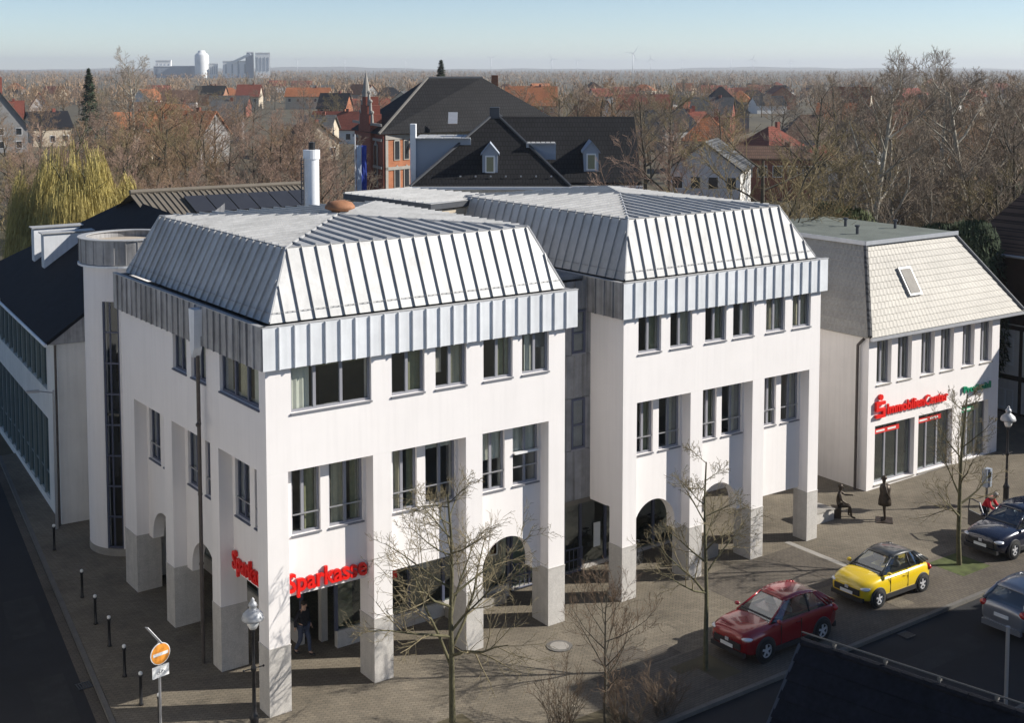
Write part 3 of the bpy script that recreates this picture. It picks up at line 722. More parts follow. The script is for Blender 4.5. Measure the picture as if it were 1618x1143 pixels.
for z in [.5+1.17*i for i in range(8)]:
    f = MB(); cyl(f, TR-.08, z+.03, z+1.14, g0, g1, 4); w_ = f.build('window', MT['glass'], T)
    f = MB(); cyl(f, TR-.05, z-.03, z+.029, g0, g1, 4, TR-.13); f.build('transom', MT['frame_blue'], w_)
    f = MB(); pm = arc((g0+g1)/2-.03); f.tube(Vector((TX,TY,z))+pm*(TR-.09), Vector((TX,TY,z+1.17))+pm*(TR-.09), .035, .035, 6); f.build('mullion', MT['frame_blue'], w_)
for a in (g0, g1):
    f = MB(); p = arc(a); f.tube(Vector((TX,TY,.46))+p*(TR-.08), Vector((TX,TY,9.85))+p*(TR-.08), .06, .06, 6); f.build('window_jamb', MT['frame_blue'], T)
f = MB(); cyl(f, 1.05, .2, 11.1, 0, 2*math.pi, 24); f.build('stair_core', MT['interior'], T)
f = MB()
for i in range(14): f.obox((TX+math.cos(i*.55)*1.25, TY+math.sin(i*.55)*1.25, 1+i*.65), Vector((math.cos(i*.55), math.sin(i*.55), 0)), Vector((-math.sin(i*.55), math.cos(i*.55), 0)), Vector((0,0,1)), .22, .35, .04)
f.build('stair_tread', MT['interior_light'], T)
PR = TR+.14
np_ = 26
for i in range(np_):
    f = MB(); a0, a1 = 2*math.pi*i/np_, 2*math.pi*(i+1)/np_; cyl(f, PR, 11.22, 12.12, a0+.003, a1-.003, 4, PR-.2)
    p = arc(a0); f.tube(Vector((TX,TY,11.24))+p*(PR+.012), Vector((TX,TY,12.1))+p*(PR+.012), .016, .016, 4); f.build('parapet_panel', MT['zinc_mottled'], T)
f = MB(); cyl(f, PR+.05, 12.123, 12.16, 0, 2*math.pi, 60, PR-.26); f.build('parapet_cap', MT['zinc'], T)
f = MB(); cyl(f, PR+.06, 11.12, 11.2, 0, 2*math.pi, 60, TR); f.build('drip_edge', MT['zinc_face'], T)
f = MB(); f.lathe([(0, 11.9), (PR-.21, 11.9)], (TX, TY, 0), 40); f.build('roof_gravel', MT['gravel'], T)
# ================================================================== rear wing along the side street
W0 = Vector((-.16, 18.95, 0)); wd = Vector((.1, .995, 0)).normalized(); wn = Vector((-.995, .1, 0)).normalized()
Wg = thing('rear_wing', 'white rear wing with two window bands and slate roof along the side street', 'building', W0)
def wp(t, d, z): return W0 + wd*t - wn*d + Vector((0, 0, z))
def wbox(mb, t0, t1, d0, d1, z0, z1): return mb.obox(wp((t0+t1)/2, (d0+d1)/2, (z0+z1)/2), wd, -wn, Vector((0,0,1)), (t1-t0)/2, abs(d1-d0)/2, (z1-z0)/2)
def gw(t): return gz(W0.x+wd.x*t, W0.y+wd.y*t)
WL, WE = 20., 7.55
b = MB()
for (t0, t1, z0, z1) in ((0, 2.3, -.1, WE), (2.3, WL, 5.28-.0, 5.28+.0)): 
    if z1 > z0: wbox(b, t0, t1, 0, .3, z0, z1)
wbox(b, 2.3, WL, 0, .3, -.1, .55); wbox(b, 2.3, WL, 0, .3, 4.02, 5.2); wbox(b, 2.3, WL, 0, .3, 7.02, WE)
b.build('facade_wall', MT['wall_white'], Wg)
nb = 15; pitch = (WL-2.3)/nb
for (z0, z1) in ((.55, 4.02), (5.2, 7.02)):
    for i in range(nb):
        t0 = 2.3+i*pitch; f = MB()
        wbox(f, t0, t0+.16, .02, .2, z0, z1); wbox(f, t0+.16, t0+pitch, .1, .16, z0, z0+.08); wbox(f, t0+.16, t0+pitch, .1, .16, z1-.08, z1)
        if z1 < 5: wbox(f, t0+.16, t0+pitch, .1, .16, 1.5, 1.58)
        w_ = f.build('window', MT['frame_teal'], Wg)
        f = MB(); wbox(f, t0+.16, t0+pitch, .125, .14, z0+.08, z1-.08); f.build('pane', MT['glass_teal'], w_)
b = MB(); b.obox(wp(WL/2, 4.5, 3.7), wd, -wn, Vector((0,0,1)), WL/2-.1, 3.8, 3.7); b.build('core_wall', MT['interior'], Wg)
# end wall facing the tower, zinc gable over it
b = MB(); b.prism([wp(0, .301, -.1), wp(0, 9, -.1), wp(0, 9, WE), wp(0, .301, WE)], wd*.3); b.build('end_wall', MT['wall_white'], Wg)
rise = lambda d: WE+.05+d*.73
for i in range(9):
    d0, d1 = -.3+i*.8, -.3+(i+1)*.8-.01
    b = MB(); b.prism([wp(-.05, d0, WE+.02), wp(-.05, d1, WE+.02), wp(-.05, d1, rise(d1+.3)), wp(-.05, d0, rise(d0+.3))], wd*-.03); b.build('gable_panel', MT['zinc_mottled'], Wg)
RD = 5.7
b = MB(); b.prism([wp(-.12, -.4, WE), wp(-.12, RD, rise(RD+.3)-.02), wp(-.12, RD, rise(RD+.3)+.12), wp(-.12, -.4, WE+.16)], wd*(11.4)); b.build('roof', MT['slate'], Wg)
b = MB(); b.add([wp(11.28, -.4, WE+.16), wp(WL, -.4, WE+.16), wp(11.28, RD, rise(RD+.3)+.12), wp(WL, RD*2, WE+.64), wp(11.28, RD*2, WE+.64)], [(0,1,2),(1,3,2),(3,4,2)]); b.build('roof_hip', MT['slate'], Wg)
b = MB(); b.prism([wp(-.12, RD, rise(RD+.3)-.02), wp(-.12, RD*2, WE+.5), wp(-.12, RD*2, WE+.64), wp(-.12, RD, rise(RD+.3)+.12)], wd*(11.4)); b.build('roof', MT['slate'], Wg)
b = MB(); b.tube(wp(-.15, -.46, WE+.02), wp(WL, -.46, WE+.02), .07, .07, 8); b.build('gutter', MT['zinc_face'], Wg)
b = MB(); b.tube(wp(-.12, -.1, WE), wp(-.12, -.1, .1), .05, .05, 8); b.build('downpipe', MT['downpipe'], Wg)
# two zinc dormers with pointed sunlit tops
for k, t in enumerate((13.4, 10.9)):
    dr = MB(); d0, zb_, h = 1.5, rise(1.8), 1.75
    a0, a1 = wp(t-.35, d0, zb_-.1), wp(t+.35, d0, zb_-.1)
    top = zb_+h
    dd = (top-WE-.05)/.73-.3
    dr.add([a0, a1, wp(t+.35, d0, top), wp(t-.35, d0, top), wp(t-.35, dd, top+.02), wp(t+.35, dd, top+.02)], [(0,1,2,3),(3,2,5,4),(0,3,4),(1,5,2)])
    o = dr.build('dormer', MT['zinc_face'], Wg)
    f = MB(); f.prism([wp(t-.42, d0-.1, top+.03), wp(t+.42, d0-.1, top+.03), wp(t+.42, dd+.1, top+.06), wp(t-.42, dd+.1, top+.06)], (0, 0, .05)); f.build('dormer_roof', MT['zinc'], o)
    f = MB(); f.obox(wp(t, d0-.25, zb_-.22), wd, Vector((-wn.x, -wn.y, .62)).normalized(), Vector((wn.x*.55, wn.y*.55, .83)).normalized(), .5, .35, .02); f.build('dormer_apron', MT['zinc_face'], o)
# hall behind with a ridge across, brown sheeted slope and solar panels
Hl = thing('rear_hall', 'rear hall with brown corrugated roof and dark solar panels behind the corner pavilion', 'building', (9, 28, .5))
hr0, hr1 = Vector((6.1, 28, 12.48)), Vector((15.3, 28.3, 12.42))
hx = (hr1-hr0).normalized(); hy = Vector((-hx.y, hx.x, 0)).normalized()
span, ze = 8.2, 9.0
e0, e1 = hr0 - hy*span, hr1 - hy*span; e0.z = e1.z = ze
f0, f1 = hr0 + hy*span, hr1 + hy*span; f0.z = f1.z = ze
lft = hr0 - hx*5.2; lft.z = ze
b = MB(); b.add([e0, e1, hr1, hr0, f0, f1], [(0,1,2,3),(3,2,5,4)]); 
b.build('roof_deck', MT['cement_roof'], Hl)
b = MB(); b.prism([e0, e1, f1, f0], (0, 0, -8.6)); b.build('wall', MT['wall_white'], Hl)
sl = (hr0-e0); 
seams(Hl, [e0, e1, hr1, hr0], hx, .3, MT['cement_roof'], 'roof_sheet', lift=.01, th=.03, rib=.05, rw=.09, nrm=(0, -1, 1))
b = MB(); b.tube(hr0+Vector((0,0,.1)), hr1+Vector((0,0,.1)), .12, .12, 8); b.build('ridge_cap', MT['cement_roof'], Hl)
nrm = hx.cross(sl).normalized(); nrm = nrm if nrm.z > 0 else -nrm; su = sl.normalized()
for r in range(3):
    for i in range(6):
        c0 = hr0 + hx*(2.35+i*1.12) - su*(.8+r*1.75) + nrm*.16
        b = MB(); b.obox(c0 - su*.82 + hx*.53, hx, su, nrm, .53, .82, .02); o = b.build('solar_panel', MT['solar'], Hl)
# white boiler chimney, rust-brown ventilator, low zinc roof behind the pavilions
ch = thing('chimney', 'tall white square chimney stack behind the corner pavilion roof', 'chimney', (8.05, 12.9, 11))
b = MB(); b.lathe([(.29, 10.5), (.29, 14.95)], (8.07, 12.92, 0), 20); b.build('shaft', MT['white_paint'], ch, True)
b = MB(); b.lathe([(.29, 14.93), (.33, 14.95), (.33, 15.3), (.0, 15.31)], (8.07, 12.92, 0), 20); b.build('collar', MT['white_paint'], ch)
b = MB(); b.tube((8.08, 12.9, 15.3), (8.08, 12.9, 15.6), .13, .13, 10); b.build('flue', MT['black_paint'], ch)
b = MB()
for i in range(24): b.box(7.62, 12.72, 11+i*.17, 7.66, 12.95, 11.03+i*.17)
b.box(7.62, 12.70, 10.6, 7.66, 12.72, 15); b.box(7.62, 12.95, 10.6, 7.66, 12.97, 15); b.build('ladder', MT['gutter'], ch)
vp = on_z(537, 326, 13.75)
ve = thing('roof_ventilator', 'rust brown mushroom ventilator on the flat roof beside the white chimney', 'ventilator', (vp.x, vp.y, 12))
b = MB(); b.lathe([(.0, .26), (.2, .25), (.42, .18), (.52, .05), (.52, -.02), (.3, -.1), (.28, -.5)], (vp.x, vp.y, 13.7), 20); b.build('hood', MT['rust'], ve, smooth=True)
b = MB(); b.lathe([(.27, -2.2), (.27, -.3)], (vp.x, vp.y, 13.7), 14); b.build('pipe', MT['zinc_dark'], ve)
rb = thing('rear_block', 'low block with zinc seamed roof and dark eaves behind the pavilions', 'building', (16, 20, .5))
q = [on_z(548, 317, 12.9), on_z(680, 334, 12.9), on_z(790, 321, 12.9), on_z(640, 308, 12.9)]
b = MB(); b.prism(q, (0, 0, -12.6)); b.build('wall', MT['wall_beige'], rb)
c0 = sum(q, Vector((0,0,0)))/4
q2 = [c0 + (p-c0)*1.05 + Vector((0,0,.06)) for p in q]
b = MB(); b.prism(q2, (0, 0, .22)); b.build('eaves', MT['gutter'], rb)
seams(rb, [p+Vector((0,0,.23)) for p in q2], (q2[1]-q2[0]).normalized(), .5, MT['zinc'], lift=.0, nrm=(0, 0, 1))

# ================================================================== annexe with the office signs (right)
C0, C1, CY, CE = 28.6, 37.8, 2.3, 7.12
Cc = thing('office_house', 'white two-storey office house with grey tiled mansard roof right of the pavilions', 'house', (33, 2.3, .6))
cw = [(29.12, 30.08), (30.5, 31.44), (32.1, 33.02), (33.46, 34.38), (35.03, 35.9), (36.34, 37.24)]
cdoor = [(29.1, 31.75), (32.02, 34.42), (35.08, 37.08)]
wall('front_wall', Cc, 'Y', CY, .4, C0, C1, .3, CE, MT['stucco'], [(a, b, 5.05, 6.94) for a, b in cw] + [(a, b, .72, 3.28) for a, b in cdoor])
wall('side_wall', Cc, 'X', C0, .4, CY+.401, 13.5, .3, CE, MT['stucco_cream'])
wall('side_wall', Cc, 'X', C1-.4, .4, CY+.401, 13.5, .3, CE, MT['stucco_cream'])
b = MB(); b.box(C0+.41, CY+2.5, .3, C1-.41, 13, CE); b.build('core_wall', MT['interior'], Cc)
for k, (a, b_) in enumerate(cw):
    window(Cc, 'Y', CY, a, b_, 5.05, 6.94, 2, .2, fr='frame', sill='strip', curtain=[(.1, .4, .02, 'curtain_green')] if k % 2 else [(.5, .85, .02, 'curtain')])
for k, (a, b_) in enumerate(cdoor):
    w_ = window(Cc, 'Y', CY, a, b_, .72, 3.28, 3, .22, fr='frame', sill='strip', g='glass_shop', name='shop_window')
    m = MB(); m.box(a+.12, CY+.20, 2.85, a+(1.85 if k < 2 else 1.2), CY+.215, 3.08); m.build('banner', MT['poster_red'] if k < 2 else MT['letters_green'], w_)
    for (p0, p1) in ((.2, .75), (.95, 1.5)) if k < 2 else ((.2, .95),):
        m = MB(); m.box(a+.12+p0, CY+.19, 2.92, a+.12+p1, CY+.199, 3.0); m.build('banner_text', MT['poster_white'], w_)
# roof: tile courses of their own, corrugated like pantiles
ex0, ex1, ey0, ey1 = 28.35, 39.2, 2.05, 13.8
bx0, bx1, by0, by1 = 30.55, 36.8, 4.2, 12.0; zt, ze = 10.72, 7.2
def courses(parent, p00, p10, p11, p01, n, m, amp=.007, wl=.24):
    """tile courses between eaves p00-p10 and top p01-p11"""
    p00, p10, p11, p01 = map(Vector, (p00, p10, p11, p01)); nn = (p10-p00).cross(p01-p00).normalized()
    e = (p10-p00).normalized()
    for k in range(n):
        a, b, c, d = p00.lerp(p01, k/n), p10.lerp(p11, k/n), p10.lerp(p11, (k+1.12)/n), p00.lerp(p01, (k+1.12)/n)
        L = (b-a).length; q = max(4, int(L/wl*4)); mb = MB(); P = []
        for i in range(q+1):
            t = i/q; x = (a.lerp(b, t)-p00).dot(e); h = amp*math.sin(x/wl*2*math.pi)
            P += [a.lerp(b, t)+nn*(.005+h-.04), a.lerp(b, t)+nn*(.045+h), d.lerp(c, t)+nn*(.02+h)]
        mb.add(P, [(3*i, 3*i+3, 3*i+4, 3*i+1) for i in range(q)] + [(3*i+1, 3*i+4, 3*i+5, 3*i+2) for i in range(q)])
        mb.build('tile_course', m, parent)
EC = [(ex0, ey0, ze), (ex1, ey0, ze), (ex1, ey1, ze), (ex0, ey1, ze)]; BC = [(bx0, by0, zt), (bx1, by0, zt), (bx1, by1, zt), (bx0, by1, zt)]
b = MB(); b.add(EC+BC, [(0,1,5,4),(1,2,6,5),(2,3,7,6),(3,0,4,7),(3,2,1,0),(4,5,6,7)]); b.build('roof_deck', MT['slate'], Cc)
for i in range(4):
    j = (i+1) % 4; courses(Cc, EC[i], EC[j], BC[j], BC[i], 14, MT['tile_grey'])
for i in range(4):
    b = MB(); b.tube(Vector(EC[i])+Vector((0,0,.07)), Vector(BC[i])+Vector((0,0,.07)), .10, .10, 8); b.build('hip_tile', MT['tile_greyd'] if i != 1 else MT['gutter'], Cc)
b = MB(); b.box(bx0-.1, by0-.1, zt+.05, bx1+.1, by1+.1, zt+.16); b.build('flat_roof', MT['flat_roof'], Cc)
b = MB(); b.box(bx0-.14, by0-.16, zt+.02, bx1+.14, by0-.10, zt+.2); b.box(bx0-.16, by0-.1, zt+.02, bx0-.1, by1, zt+.2); b.build('roof_edge', MT['galv'], Cc)
b = MB(); b.box(ex0+.05, ey0-.1, ze-.13, ex1, ey0+.02, ze-.01); b.build('gutter', MT['galv'], Cc)
b = MB(); b.box(C0+.02, ey0+.02, ze-.1, ex1-.05, CY-.01, ze-.03); b.build('soffit', MT['stucco_cream'], Cc)
for (x, y) in ((32.4, 6.2), (35.6, 6.6), (34.3, 8.5)):
    b = MB(); b.tube((x, y, zt+.15), (x, y, zt+.5), .07, .07, 8); b.tube((x, y, zt+.5), (x, y, zt+.58), .12, .12, 8); b.build('vent_pipe', MT['gutter'], Cc)
sk = on_y(1436, 446, 3.15); nn = Vector((0, -(zt-ze), by0-ey0)).normalized(); up_ = Vector((0, by0-ey0, zt-ze)).normalized(); xx = Vector((1,0,0))
sp = Vector((sk.x, ey0 + (sk.z-ze)/(zt-ze)*(by0-ey0), sk.z)) + nn*.1
b = MB(); b.obox(sp, xx, up_, nn, .42, .68, .05); o = b.build('roof_light', MT['zinc'], Cc)
b = MB(); b.obox(sp+nn*.06, xx, up_, nn, .33, .58, .01); b.build('roof_light_shutter', MT['strip'], o)
# blue-glazed side dormer on the shaded slope, downpipe, yard gate
b = MB(); b.box(28.5, 6.0, 8.0, 29.6, 7.6, 9.3); o = b.build('side_dormer', MT['galv'], Cc)
b = MB(); b.box(28.47, 6.1, 8.1, 28.499, 7.5, 9.2); b.build('dormer_pane', MT['flag_blue'], o)
b = MB(); b.path([(28.5, 2.5, 7.1), (28.42, 2.75, 6.8), (28.42, 2.75, .5)], .06, 8); b.build('downpipe', MT['downpipe'], Cc)
lettering('sign_lettering', 'red raised lettering over the shop windows of the white office house', 'ImmobilienCenter', .62, (29.8, 2.27, 3.73), (1, 0, 0), (0, -1, 0), MT['letters'], .08, .02, 4.15)
lettering('sign_lettering', 'green raised lettering over the right shop window of the white office house', 'Provinzial', .42, (35.1, 2.27, 3.86), (1, 0, 0), (0, -1, 0), MT['letters_green'], .08, .015, 2.0)
em = thing('sign_emblem', 'red letter S emblem with a dot at the start of the red office lettering', 'sign', (29.4, 2.25, 3.7))
b = MB()                                                        # S shape with the round dot over it
for (x0, x1, z0, z1) in ((29.02, 29.62, 4.2, 4.34), (29.02, 29.18, 4.05, 4.2), (29.02, 29.62, 3.93, 4.05), (29.46, 29.62, 3.78, 3.93), (29.02, 29.62, 3.64, 3.78)): b.box(x0, 2.17, z0, x1, 2.28, z1)
b.build('letter', MT['letters'], em)
b = MB(); b.lathe([(0, -.05), (.13, -.05), (.13, .05), (0, .05)], (29.34, 2.225, 4.52), 14, 'y'); b.build('dot', MT['letters'], em)
# small arched gate in the passage beside the office house
gt = thing('yard_gate', 'dark narrow gate in the gap between second pavilion and office house', 'gate', (25.6, 6.0, .5))
b = MB(); b.prism([(26.6, 6.2, .45), (27.5, 6.2, .45), (27.5, 6.2, 3.1), (27.05, 6.2, 3.5), (26.6, 6.2, 3.1)], (0, .1, 0)); b.build('door_leaf', MT['timber'], gt)
b = MB(); b.box(23.0, 6.25, .4, 28.6, 6.5, 2.9); b.build('yard_wall', MT['stucco_cream'], gt)

# ================================================================== timbered house on the right edge
Hf = thing('timbered_house', 'dark brown timber-framed house with brownish tiled roof at the right edge', 'house', (47, 4, .9))
X0, V0, V1 = 43.8, -2.0, 8.2
b = MB(); b.box(X0, V0, .6, X0+9, V1, 9.1); b.build('wall', MT['wall_white'], Hf)
b = MB(); b.box(X0-.06, V0-.06, 5.5, X0+9.06, V1+.06, 9.12); b.build('upper_cladding', MT['timber'], Hf)
bm_ = [(V0, V1, 5.2, 5.42), (V0, V1, 2.6, 2.85), (V0, V1, .75, .95)] + [(v, v+.18, .75, 5.3) for v in (7.95, 6.55, 5.0, 3.4, 1.8, .2, -1.8)]
for (a, b_, z0, z1) in bm_:
    m = MB(); off = .035 if b_-a > 1 else .02; m.box(X0-off, a, z0, X0+.02, b_, z1); m.build('beam', MT['timber'], Hf)
for (v, z) in ((5.5, 3.4), (3.9, 3.4), (2.3, 3.4), (5.45, 1.1)): window(Hf, 'X', X0-.02, v, v+.95, z, z+1.35 if z > 2 else z+1.0, 2, .01, fr='frame_white', g='dark_glass', sill='frame_white')
zz = 9.1
b = MB(); b.add([(X0-.5, V0-.5, zz-.1), (X0-.5, V1+.4, zz-.1), (X0+4.5, V1-2.2, zz+4.6), (X0+4.5, V0+1, zz+4.6), (X0+9.5, V1+.4, zz-.1), (X0+9.5, V0-.5, zz-.1)], [(1,0,3,2),(1,2,4),(2,3,5,4),(0,5,3),(0,1,4,5)]); b.build('roof', MT['tile_brown'], Hf)
b = MB(); b.tube((X0-.52, V0-.5, zz-.08), (X0-.52, V1+.4, zz-.08), .07, .07, 8); b.build('gutter', MT['galv'], Hf)

# ================================================================== gabled house in front (only its dark roof shows)
Fh = thing('dark_roofed_house', 'dark slate gable roof with ridge tiles in the near right corner', 'house', (3.2, -18, 0))
ap = on_y(1296, 1028, -17.0); rv = Vector((-math.sin(rad(-6)), -math.cos(rad(6)), 0)).normalized()   # ridge runs towards the viewer
rv = (on_z(1618, 1135, ap.z) - ap); rv.z = 0; rv.normalize(); sd_ = Vector((rv.y, -rv.x, 0))
if sd_.x > 0: sd_ = -sd_
Lr, half, drop = 14.0, 5.0, 5.2
def fp(t, s, z): return ap + rv*t + sd_*s + Vector((0, 0, z))
for sgn in (1, -1):
    b = MB(); b.prism([fp(-.4, 0, 0), fp(Lr, 0, 0), fp(Lr, sgn*half, -drop), fp(-.4, sgn*half, -drop)], Vector((0, 0, -.16))); b.build('roof_slope', MT['slate'], Fh)
k = 0
up1 = (fp(0, 0, 0)-fp(0, half, -drop)).normalized(); n1 = rv.cross(up1).normalized(); n1 = n1 if n1.z > 0 else -n1
for i in range(19):                                           # slate courses of the near slope
    b = MB(); f0_, f1_ = i/19, (i+1.1)/19
    b.prism([fp(-.42, half*(1-f0_), -drop*(1-f0_))+n1*.035, fp(Lr, half*(1-f0_), -drop*(1-f0_))+n1*.035, fp(Lr, half*(1-f1_), -drop*(1-f1_))+n1*.01, fp(-.42, half*(1-f1_), -drop*(1-f1_))+n1*.01], n1*.014); b.build('slate_course', MT['slate'], Fh)
for i in range(34):
    t = -.4+i*.42; b = MB(); b.tube(fp(t, 0, .05), fp(t+.41, 0, .05), .085, .075, 8); b.build('ridge_tile', MT['slate'], Fh)
b = MB(); b.tube(fp(-.4, 0, .24), fp(Lr, 0, .24), .016, .016, 6); o = b.build('lightning_cable', MT['kerb'], Fh)
for i in range(10):
    t = .3+i*1.05; b = MB(); b.tube(fp(t, .0, .1), fp(t, 0, .25), .02, .02, 5); b.box(*(fp(t, 0, .2)-Vector((.03,.03,.03))), *(fp(t, 0, .2)+Vector((.03,.03,.04)))); b.build('cable_clip', MT['kerb'], o)
b = MB(); b.tube(fp(-.42, 0, -.02), fp(-.42, half, -drop-.02), .06, .06, 6); b.tube(fp(-.42, 0, -.02), fp(-.42, -half, -drop-.02), .06, .06, 6); b.build('verge_trim', MT['gutter'], Fh)
b = MB(); b.prism([fp(0, -half+.4, -drop), fp(0, half-.4, -drop), fp(0, 0, -.5)], rv*.3)
b.prism([fp(0, -half+.4, -9), fp(0, half-.4, -9), fp(Lr-.4, half-.4, -9), fp(Lr-.4, -half+.4, -9)], (0, 0, 9-drop)); b.build('wall', MT['wall_grey'], Fh)
# taller blocks of the opposite side of the street, right of the frame
def block(name, lab, x0, y0, x1, y1, h, ridge, wm, rm, flat=False):
    t = thing(name, lab, 'building', ((x0+x1)/2, (y0+y1)/2, 0)); z = gz((x0+x1)/2, (y0+y1)/2)
    b = MB(); b.box(x0, y0, z-.3, x1, y1, h); b.build('wall', wm, t)
    ym = (y0+y1)/2
    if flat: b = MB(); b.box(x0-.15, y0-.15, h, x1+.15, y1+.15, h+.3); b.build('roof', rm, t)
    else: b = MB(); b.prism([(x0-.3, y0-.4, h-.05), (x0-.3, y1+.4, h-.05), (x0-.3, ym, ridge)], (x1-x0+.6, 0, 0)); b.build('roof', rm, t)
    k = int((x1-x0-1)/2.4)
    for f in range(int((h-.8)/3)):
        for i in range(k):
            xa = x0+.9+i*2.4; zb_ = z+1.1+f*3.0
            m = MB(); m.box(xa, y1-.02, zb_, xa+1.2, y1+.03, zb_+1.6); w_ = m.build('window', MT['frame_white'], t)
            m = MB(); m.box(xa+.08, y1+.01, zb_+.08, xa+1.12, y1+.036, zb_+1.52); m.build('pane', MT['dark_glass'], w_)
block('street_house', 'tall beige flat-roofed house across the street, shading the road', 27.6, -26, 36.2, -15.8, 13.4, 0, MT['wall_beige'], MT['flat_roof'], True)
block('street_house', 'lower red brick flat-roofed house farther along across the street', 37.3, -27, 52, -16.3, 10.0, 0, MT['brick_red'], MT['flat_roof'], True)

# houses across the side street, out of view; whitened and raised to bounce light
def lane_bounce_house(lab, x1, y0, y1, h, ridge, wm, rm):
    t = thing('lane_bounce_house', lab, 'house', (x1-3.5, (y0+y1)/2, -.1)); x0 = x1-7.5; xm = (x0+x1)/2
    b = MB(); b.box(x0, y0, -.6, x1, y1, h); b.prism([(x0, y0, h), (x1, y0, h), (xm, y0, ridge-.2)], (0, y1-y0, 0)); b.build('wall', wm, t)
    for s in (1, -1):
        b = MB(); b.prism([(xm, y0-.3, ridge), (xm+s*4.1, y0-.3, h-.25), (xm+s*4.1, y0-.3, h-.08), (xm, y0-.3, ridge+.2)], (0, y1-y0+.6, 0)); b.build('roof', rm, t)
    n = int((y1-y0-1)/2.2)
    for f in range(2):
        for i in range(n):
            ya = y0+.8+i*2.2; zb_ = .9+f*2.9
            m = MB(); m.box(x1-.02, ya, zb_, x1+.03, ya+1.1, zb_+1.5); w_ = m.build('window', MT['frame_white'], t)
            m = MB(); m.box(x1+.01, ya+.08, zb_+.08, x1+.036, ya+1.02, zb_+1.42); m.build('pane', MT['dark_glass'], w_)
lane_bounce_house('unseen pale gabled house across the side street, shaped to bounce light', -10.2, -2.2, 4.6, 9.2, 12.0, MT['wall_white'], MT['tile_greyd'])
lane_bounce_house('unseen tall white gabled house beyond the pale one, shaped to bounce light', -9.4, 5.2, 19.5, 10.2, 12.6, MT['wall_white'], MT['tile_greyd'])
lane_bounce_house('unseen white gabled house added nearer than the pale one to bounce light', -10.8, -12.5, -2.8, 7.6, 11., MT['wall_white'], MT['tile_brown'])
# ================================================================== street furniture
def lamp(label, x, y):
    z = gz(x, y); t = thing('street_lamp', label, 'lamp', (x, y, z), 0, 'ornate street lamps')
    b = MB(); b.lathe([(.0, 0), (.16, 0), (.16, .08), (.12, .14), (.115, .75), (.14, .8), (.09, .9), (.06, 1.0), (.05, 1.5)], n=16); b.build('base', MT['black_paint'], t, True, True)
    b = MB(); b.lathe([(.05, 1.5), (.045, 2.1), (.075, 2.14), (.075, 2.24), (.045, 2.3), (.038, 3.2), (.06, 3.25), (.03, 3.32)], n=14); b.build('pole', MT['black_paint'], t, True, True)
    b = MB(); b.tube((-.28, 0, 2.2), (.28, 0, 2.2), .016, .016, 6); b.ball((-.29, 0, 2.2), .035, n=8, m=5); b.ball((.29, 0, 2.2), .035, n=8, m=5); b.build('ladder_bar', MT['black_paint'], t, True, True)
    b = MB(); b.lathe([(.0, 3.3), (.10, 3.32), (.15, 3.42), (.17, 3.56), (.0, 3.57)], n=16); b.build('glass_bowl', MT['lamp_glass'], t, True, True)
    b = MB(); b.lathe([(.0, 3.572), (.30, 3.575), (.31, 3.62), (.27, 3.74), (.16, 3.84), (.10, 3.88), (.10, 3.93), (.13, 3.97), (.10, 4.04), (.05, 4.08), (.06, 4.13), (0, 4.2)], n=18); b.build('hood', MT['lamp_hood'], t, True, True)
    return t
l1 = lamp('black ornate street lamp with pale bell head in front of the corner column', -1.0, -1.15)
l2 = lamp('black ornate street lamp with pale bell head beside the parked dark blue car', 31.78, -2.26)
# pole with the faded no-entry disc, plate and edge-on top plate
p = Vector((-2.9, .86, gz(-2.9, .86))); t = thing('traffic_sign', 'faded orange round no-entry sign with white plate on a grey post', 'sign', p)
b = MB(); b.tube((0, 0, 0), (0, 0, 2.72), .038, .038, 10); b.build('post', MT['grey_metal'], t, False, True)
fc = Vector((.20, -.98, 0)).normalized(); fx = Vector((-fc.y, fc.x, 0)); fx = fx if fx.x > 0 else -fx
def disc(mb, c, n, r, th, seg=28):
    n = Vector(n).normalized(); mb.tube(Vector(c)-n*th/2, Vector(c)+n*th/2, r, r, seg); return mb
b = MB(); disc(b, fc*.06+Vector((0,0,2.4)), fc, .31, .02); d = b.build('sign_disc', MT['sign_white'], t, False, True)
b = MB(); disc(b, fc*.073+Vector((0,0,2.4)), fc, .285, .008); b.build('disc_face', MT['sign_orange'], d, False, True)
b = MB(); b.obox(fc*.083+Vector((0,0,2.4)), fx, Vector((0,0,1)), fc, .235, .042, .004); b.build('disc_bar', MT['sign_white'], d, False, True)
b = MB(); b.obox(fc*.06+Vector((0,0,1.9)), fx, Vector((0,0,1)), fc, .26, .16, .012); d = b.build('sign_plate', MT['sign_white'], t, False, True)
b = MB()                                            # small bicycle pictogram
for sx in (-.07, .07):
    for i in range(12):
        a0, a1 = i*math.pi/6, (i+1)*math.pi/6
        c = fc*.074+Vector((0,0,1.87))+fx*sx
        b.tube(c+fx*(.045*math.cos(a0))+Vector((0,0,.045*math.sin(a0))), c+fx*(.045*math.cos(a1))+Vector((0,0,.045*math.sin(a1))), .006, .006, 4)
c = fc*.074+Vector((0,0,1.87)); pz = lambda x, z: c+fx*x+Vector((0,0,z))
for a_, b_ in (((-.07,0),(-.035,.07)),((-.035,.07),(.045,.07)),((.045,.07),(.07,0)),((-.07,0),(0,.0)),((0,0),(.045,.07)),((.04,.1),(.07,.1)),((-.05,.085),(-.02,.085))): b.tube(pz(*a_), pz(*b_), .006, .006, 4)
b.build('bicycle_symbol', MT['sign_ink'], d, False, True)
b = MB(); b.obox((-.12, .05, 2.92), Vector((.8, .6, 0)), Vector((-.55, .35, .76)).normalized(), Vector((.6,-.8,0)), .012, .30, .05); b.build('top_plate', MT['galv'], t, False, True)
